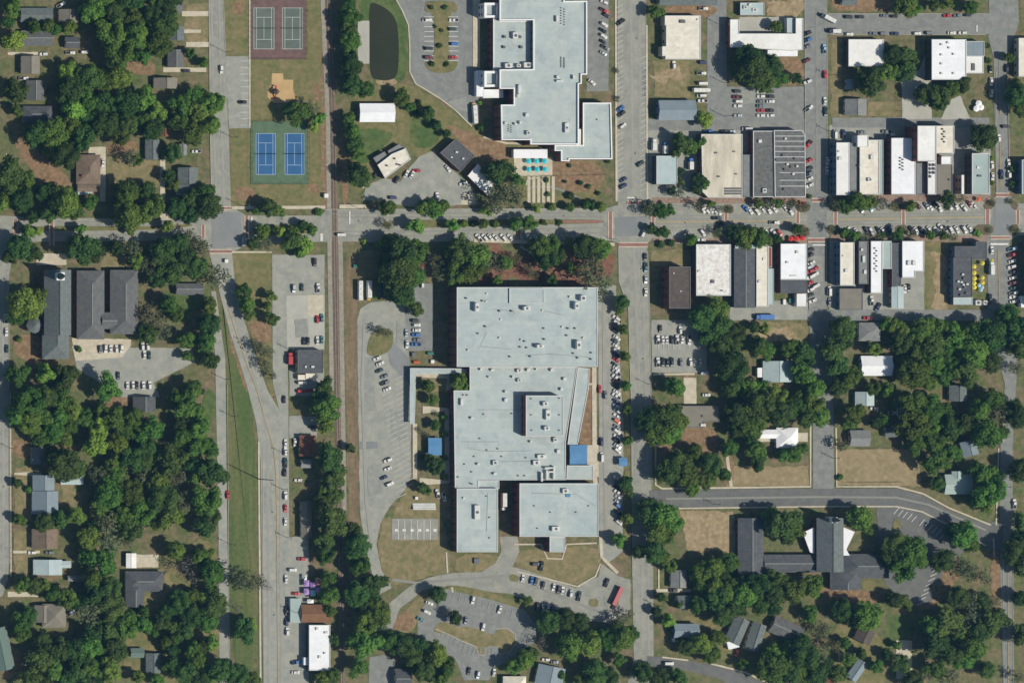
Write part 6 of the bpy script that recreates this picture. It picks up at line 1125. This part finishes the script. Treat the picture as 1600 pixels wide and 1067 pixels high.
tr_('100,725,25,0 118,732,17,0 86,715,13,0 28,755,8,0 45,765,6,1 30,812,10,1 70,815,14,0 95,812,15,0 120,805,14,1 35,912,13,1 52,916,13,0 68,911,11,2 82,927,12,1 32,975,17,1 46,960,13,0 35,992,13,1 200,965,13,1 224,976,13,1 250,972,13,0 240,988,9,1 262,955,13,0 280,940,17,0 300,960,17,0 290,985,13,0 266,978,11,0 315,935,12,1 290,885,19,4 306,900,13,4 275,860,15,1 310,870,13,1 268,1040,15,0 290,1050,17,0 306,1030,15,1 245,1062,11,1 270,1017,11,0 311,1060,15,0 315,1010,11,0 330,895,21,1 335,945,19,0 325,970,17,1 330,1005,13,2 345,1046,21,0 370,1055,17,0 395,1060,13,1 325,1056,14,1 374,905,19,3 395,910,17,3 418,916,8,4 370,950,10,4 382,985,19,0 393,976,11,2 512,638,21,1 510,662,15,1 500,622,14,0 548,700,8,0 516,955,9,1 522,1000,9,0 520,1055,12,0 505,1062,12,1')
tr_('605,1000,15,1 626,1006,17,0 642,1022,17,0 655,1008,16,0 680,1020,19,1 700,1042,15,1 662,1046,17,0 690,1057,13,1 545,185,10,1 550,205,13,1 556,225,13,1 560,241,11,1 560,275,17,0 555,262,11,0 571,282,11,1 455,175,13,0 470,178,19,1 485,170,13,3 497,186,11,2 490,197,9,2 628,152,13,1 668,177,11,0 650,178,6,0 682,196,8,0 641,168,8,1 698,209,7,0 655,160,4,1 676,190,5,1 400,328,7,1 420,325,13,0 433,330,11,1 498,332,6,1 412,362,12,2 436,361,9,2 460,362,9,2 487,360,10,2 473,352,8,0 397,380,11,0 415,382,12,3 455,378,15,0 477,385,14,2 470,394,9,1 605,325,13,1 590,318,9,3 607,352,9,3 650,354,13,2 597,381,9,2 617,382,13,1 568,377,5,2 665,322,13,1 680,327,15,1 692,322,10,1 760,329,10,2 790,310,27,3 806,300,18,3 770,320,15,3 808,281,11,1 765,268,13,0 781,268,21,0 708,352,10,2 725,350,6,1 740,350,5,0 755,350,8,1 775,350,6,1 805,350,11,1 828,349,12,1 850,348,5,1 875,348,5,1 838,326,7,2 863,324,6,1 890,324,7,1 915,320,7,1 925,322,7,0 938,323,9,1 752,200,6,1 750,161,4,2')
tr_('648,400,22,1 625,396,26,0 622,426,28,0 645,430,18,1 610,380,14,1 626,455,22,0 605,412,15,0 636,467,12,1 683,410,13,3 688,430,13,3 720,395,19,0 718,376,11,1 745,400,21,1 738,425,21,1 761,410,17,3 776,416,13,3 714,425,19,1 777,438,8,1 791,410,11,1 808,405,10,3 826,422,10,3 835,430,8,3 845,386,17,1 860,381,15,1 855,405,17,0 871,400,13,0 890,380,9,2 915,385,19,0 936,390,17,1 930,410,21,3 920,430,25,3 946,440,15,3 891,420,10,2 861,437,9,1 940,460,13,3 650,483,12,0 593,517,9,3 605,520,8,3 382,455,12,1 385,475,13,1 388,491,10,1 424,462,9,1 418,478,7,1 425,498,11,1 405,545,13,3 418,551,11,3 415,570,11,3 425,586,8,3 400,534,7,4 507,605,15,0 668,603,11,1 717,594,13,1 723,604,9,1 676,625,9,1 680,664,8,1 667,680,6,3 696,678,5,2 695,652,5,2 682,728,14,0 676,719,11,1 660,713,5,0 697,716,5,2 697,745,5,2 681,646,5,3 655,672,5,3 660,762,9,0 665,766,8,1 684,928,13,0 712,965,11,0 704,960,9,3 825,938,8,1 820,1030,15,1 800,1041,13,1 830,1020,11,0 890,1010,21,1 920,1005,19,1 946,1000,17,1 845,1005,13,4 930,1050,19,0 951,1056,15,0 910,1061,13,1 878,1055,7,1')
tr_('970,995,20,1 986,990,13,1 965,970,13,3 980,960,9,3 967,1030,11,1 1005,1050,15,0 1030,1056,17,0 1060,1057,13,1 1075,1010,13,0 1096,1006,17,1 1111,1021,15,1 1065,1002,9,0 1045,968,11,2 1026,955,8,0 1032,932,7,0 1040,935,5,2 1000,861,11,0 1022,862,17,0 1038,871,11,1 1015,800,19,0 1036,806,23,1 1026,826,20,1 1050,816,17,1 1042,836,13,1 1048,884,10,1 1400,850,19,0 1425,860,23,1 1410,886,21,1 1390,871,17,0 1436,876,13,1 1225,818,26,0 1210,812,18,1 1240,828,17,1 1230,838,13,0 1343,808,19,1 1353,821,13,1 1505,835,21,1 1490,830,13,0 1516,851,13,1 1475,875,17,0 1500,886,19,3 1521,891,11,3 1398,937,13,0 1414,941,13,0 1538,902,13,3 1459,919,6,3 1541,1046,13,0 1408,1036,15,0 1370,1041,11,1 1310,1051,15,0 1326,1030,11,1 1285,985,15,3 1590,865,21,0 1596,841,13,0 1600,886,15,0 1594,935,13,0 1598,990,17,0 1591,1056,11,3 1280,650,16,1 1335,646,16,1 1329,662,12,1 1369,660,9,0 1382,656,9,1 1465,755,11,0 1591,650,19,0 1586,634,12,0 1596,735,19,0 1597,815,15,0 1315,696,11,3 1313,745,5,1 1015,655,19,0 1041,655,25,1 1046,676,19,1 1025,676,19,1 1060,660,15,1 1085,705,13,1 1060,725,22,0 1078,741,22,1 1046,736,19,0 1110,725,17,0 1105,750,15,1 1131,741,11,1 1082,761,13,1 1140,700,13,1 1225,712,11,1 1241,710,13,1 1255,700,8,1')
tr_('1185,540,15,1 1201,549,13,1 1170,606,15,1 1196,608,12,1 1055,605,15,1 1195,512,9,2 1178,512,8,1 1395,508,13,1 1411,516,12,1 1384,506,9,1 1365,546,11,1 1575,490,15,0 1591,512,21,0 1596,541,19,0 1590,576,13,3 1365,606,11,1 1386,608,11,1 1025,18,12,1 1103,187,13,2 1170,90,19,0 1181,110,25,0 1201,105,21,0 1196,126,17,0 1163,114,17,0 1222,125,13,1 1245,123,9,0 1213,42,9,1 1415,8,19,1 1427,13,13,1 1460,8,10,1 1480,8,9,2 1518,12,11,1 1536,71,5,1 1544,95,5,1 1543,72,4,0 1591,150,19,0 1598,166,17,1 1586,131,9,1 1578,90,8,1 1540,215,19,0 1528,206,13,0 1550,248,4,2 1550,286,4,1 1583,264,6,1 1582,288,6,1 1308,321,11,3 1319,323,11,1 1340,315,15,1 1356,318,13,1 1372,317,13,3 1398,322,8,3 1422,322,9,1 1480,313,13,0 1501,311,9,3 1297,358,8,3 1320,362,7,1 1335,368,9,1 1350,371,8,3 1372,371,8,3 1381,369,6,1 1403,366,10,1 1425,367,8,3 1454,368,7,1 1475,368,8,1 1490,371,8,3 1527,365,6,2 1546,360,5,3 1584,358,6,3 1550,318,6,3 1580,315,6,3 1592,362,5,3')
tr_('1065,222,15,0 1076,231,13,1 1055,240,8,0 1095,222,9,1 1092,280,11,0 1101,288,9,1 1089,296,9,0 1062,268,7,0 1062,285,7,1 1060,300,11,3 1050,298,7,0 1015,328,13,3 1031,330,12,1 1046,329,9,1 1091,321,9,3 1110,318,7,1 1125,326,7,3 1141,328,6,3 1185,318,8,1 1200,318,9,3 1215,318,8,1 1235,319,8,3 1256,323,10,3 1265,307,4,0 1018,358,7,0 1036,364,10,1 1080,375,9,1 1122,364,9,3 1150,365,13,0 1166,372,17,1 1186,371,15,1 1197,376,10,1 1215,374,7,1 1245,358,9,0 1258,362,8,3 1033,382,6,0 1049,380,6,0 972,472,11,0 968,486,7,1 975,515,8,1 977,557,8,1 978,603,8,1 979,640,8,1 981,688,8,1 978,755,12,0 983,766,9,1 980,810,9,1 968,845,12,2 963,111,5,3 965,155,5,3 1008,322,6,3 680,42,3,0 690,48,3,0 674,12,4,0 695,12,4,0 687,72,4,0 675,100,4,0 698,101,4,0 883,284,3,0 907,286,4,0 920,292,4,0 935,302,4,0 890,259,3,0 950,252,4,0 855,282,4,1 856,304,4,1 891,306,6,0')
tr_('545,8,12,1 548,24,12,1 546,42,13,0 549,58,12,1 547,74,12,1 548,90,13,0 551,104,13,1 546,120,11,1 570,140,14,1 1268,960,13,1 1255,1005,15,1 1230,1017,14,1 1203,1027,14,1 1188,1046,14,1 1160,1036,9,1 1302,1010,13,3 1290,1036,13,0 1320,1004,9,1 1265,1030,15,0 1245,1050,14,1 1215,1057,11,1 1345,1020,9,1 1386,1022,9,0 1402,1008,7,1 1128,1000,9,1 1118,993,11,1 1062,944,7,1 275,995,11,1 300,1012,13,1 258,1003,10,1 225,955,9,1 205,985,10,1 330,925,12,0 300,930,12,1 322,865,12,1 215,1056,10,1 1135,925,15,1 1090,945,13,0')
SZ = lambda r: 'small' if r < 8 else 'medium' if r < 15 else 'large'
TONE = {0: 'dark green', 1: 'mid green', 2: 'bright green', 3: 'olive', 4: 'bare grey'}
KIND = {0: 'live_oak_tree', 1: 'broadleaf_tree', 2: 'street_tree', 3: 'pine_tree', 4: 'bare_tree'}
DIRS = ['east', 'north-east', 'north', 'north-west', 'west', 'south-west', 'south', 'south-east']
keyed = {}
for u, v, r, ty in TREES:
    n, lx, ly = min(LAND, key=lambda q: math.hypot(q[1] - u, q[2] - v))
    d = DIRS[int(round(math.atan2(ly - v, u - lx) / (math.pi / 4))) % 8]
    nm = 'shrub' if r < 6.5 else 'tree'
    keyed.setdefault((SZ(r), TONE[ty], nm, n, d), []).append((math.hypot(lx - u, ly - v), u, v, r, ty))
for (sz, tone, nm, n, d), L in keyed.items():
    L.sort()
    for i, (_, u, v, r, ty) in enumerate(L):
        base = f"{sz} {tone} {nm} {d} of {n}"
        lb = base if len(L) == 1 else (('nearest ' if i == 0 else ORD[i] + '-nearest ') + base)
        rm = r * S; h = 1.9 + 1.75 * rm if nm == 'tree' else max(1.0, 1.5 * rm); zc = h * (.6 if nm == 'tree' else .5)
        x, y = gp(u, v, zc * 1.1)
        if nm == 'shrub':
            e = empty('shrub', x, y, lb, 'shrub', 'shrubs'); zs = h * .52
        else:
            e = empty(KIND[ty] if ty != 2 or r < 15 else 'broadleaf_tree', x, y, lb, 'tree', 'trees'); zs = h * .44
            tk = link('trunk', TRUNK[int(u) % 3], e, (0, 0, -.05)); tk.scale = (h * .9, h * .9, h); tk.rotation_euler = (0, 0, u)
        c = link('crown', CROWN[ty, int(u * 7 + v * 3) % NV[ty]], e, (0, 0, zc)); k = tg.uniform(.92, 1.08)
        c.scale = (rm * 1.12 * k, rm * 1.12 / k, zs); c.rotation_euler = (0, 0, (u * 1.7 + v * .9) % 6.28)
from collections import Counter
print('TREES', len(TREES), 'OBJECTS', len(bpy.data.objects), Counter(o.name.split('.')[0] for o in bpy.data.objects if o.parent is None and o.get('category')).most_common(14))
# ---------------------------------------------------------------- air between the plane and the town
hz = bpy.data.materials.new('haze_air'); hz.use_nodes = True; hn = hz.node_tree.nodes; hn.remove(hn['Principled BSDF'])
pv = hn.new('ShaderNodeVolumePrincipled'); pv.inputs['Color'].default_value = (.25, .6, 1, 1); pv.inputs['Density'].default_value = 1.9e-5
hz.node_tree.links.new(pv.outputs[0], hn['Material Output'].inputs['Volume'])
hb = MB().box(-1500, -900, -1, 1000, 900, H + 40)
link('haze', hb.build('haze', hz), kind='stuff')
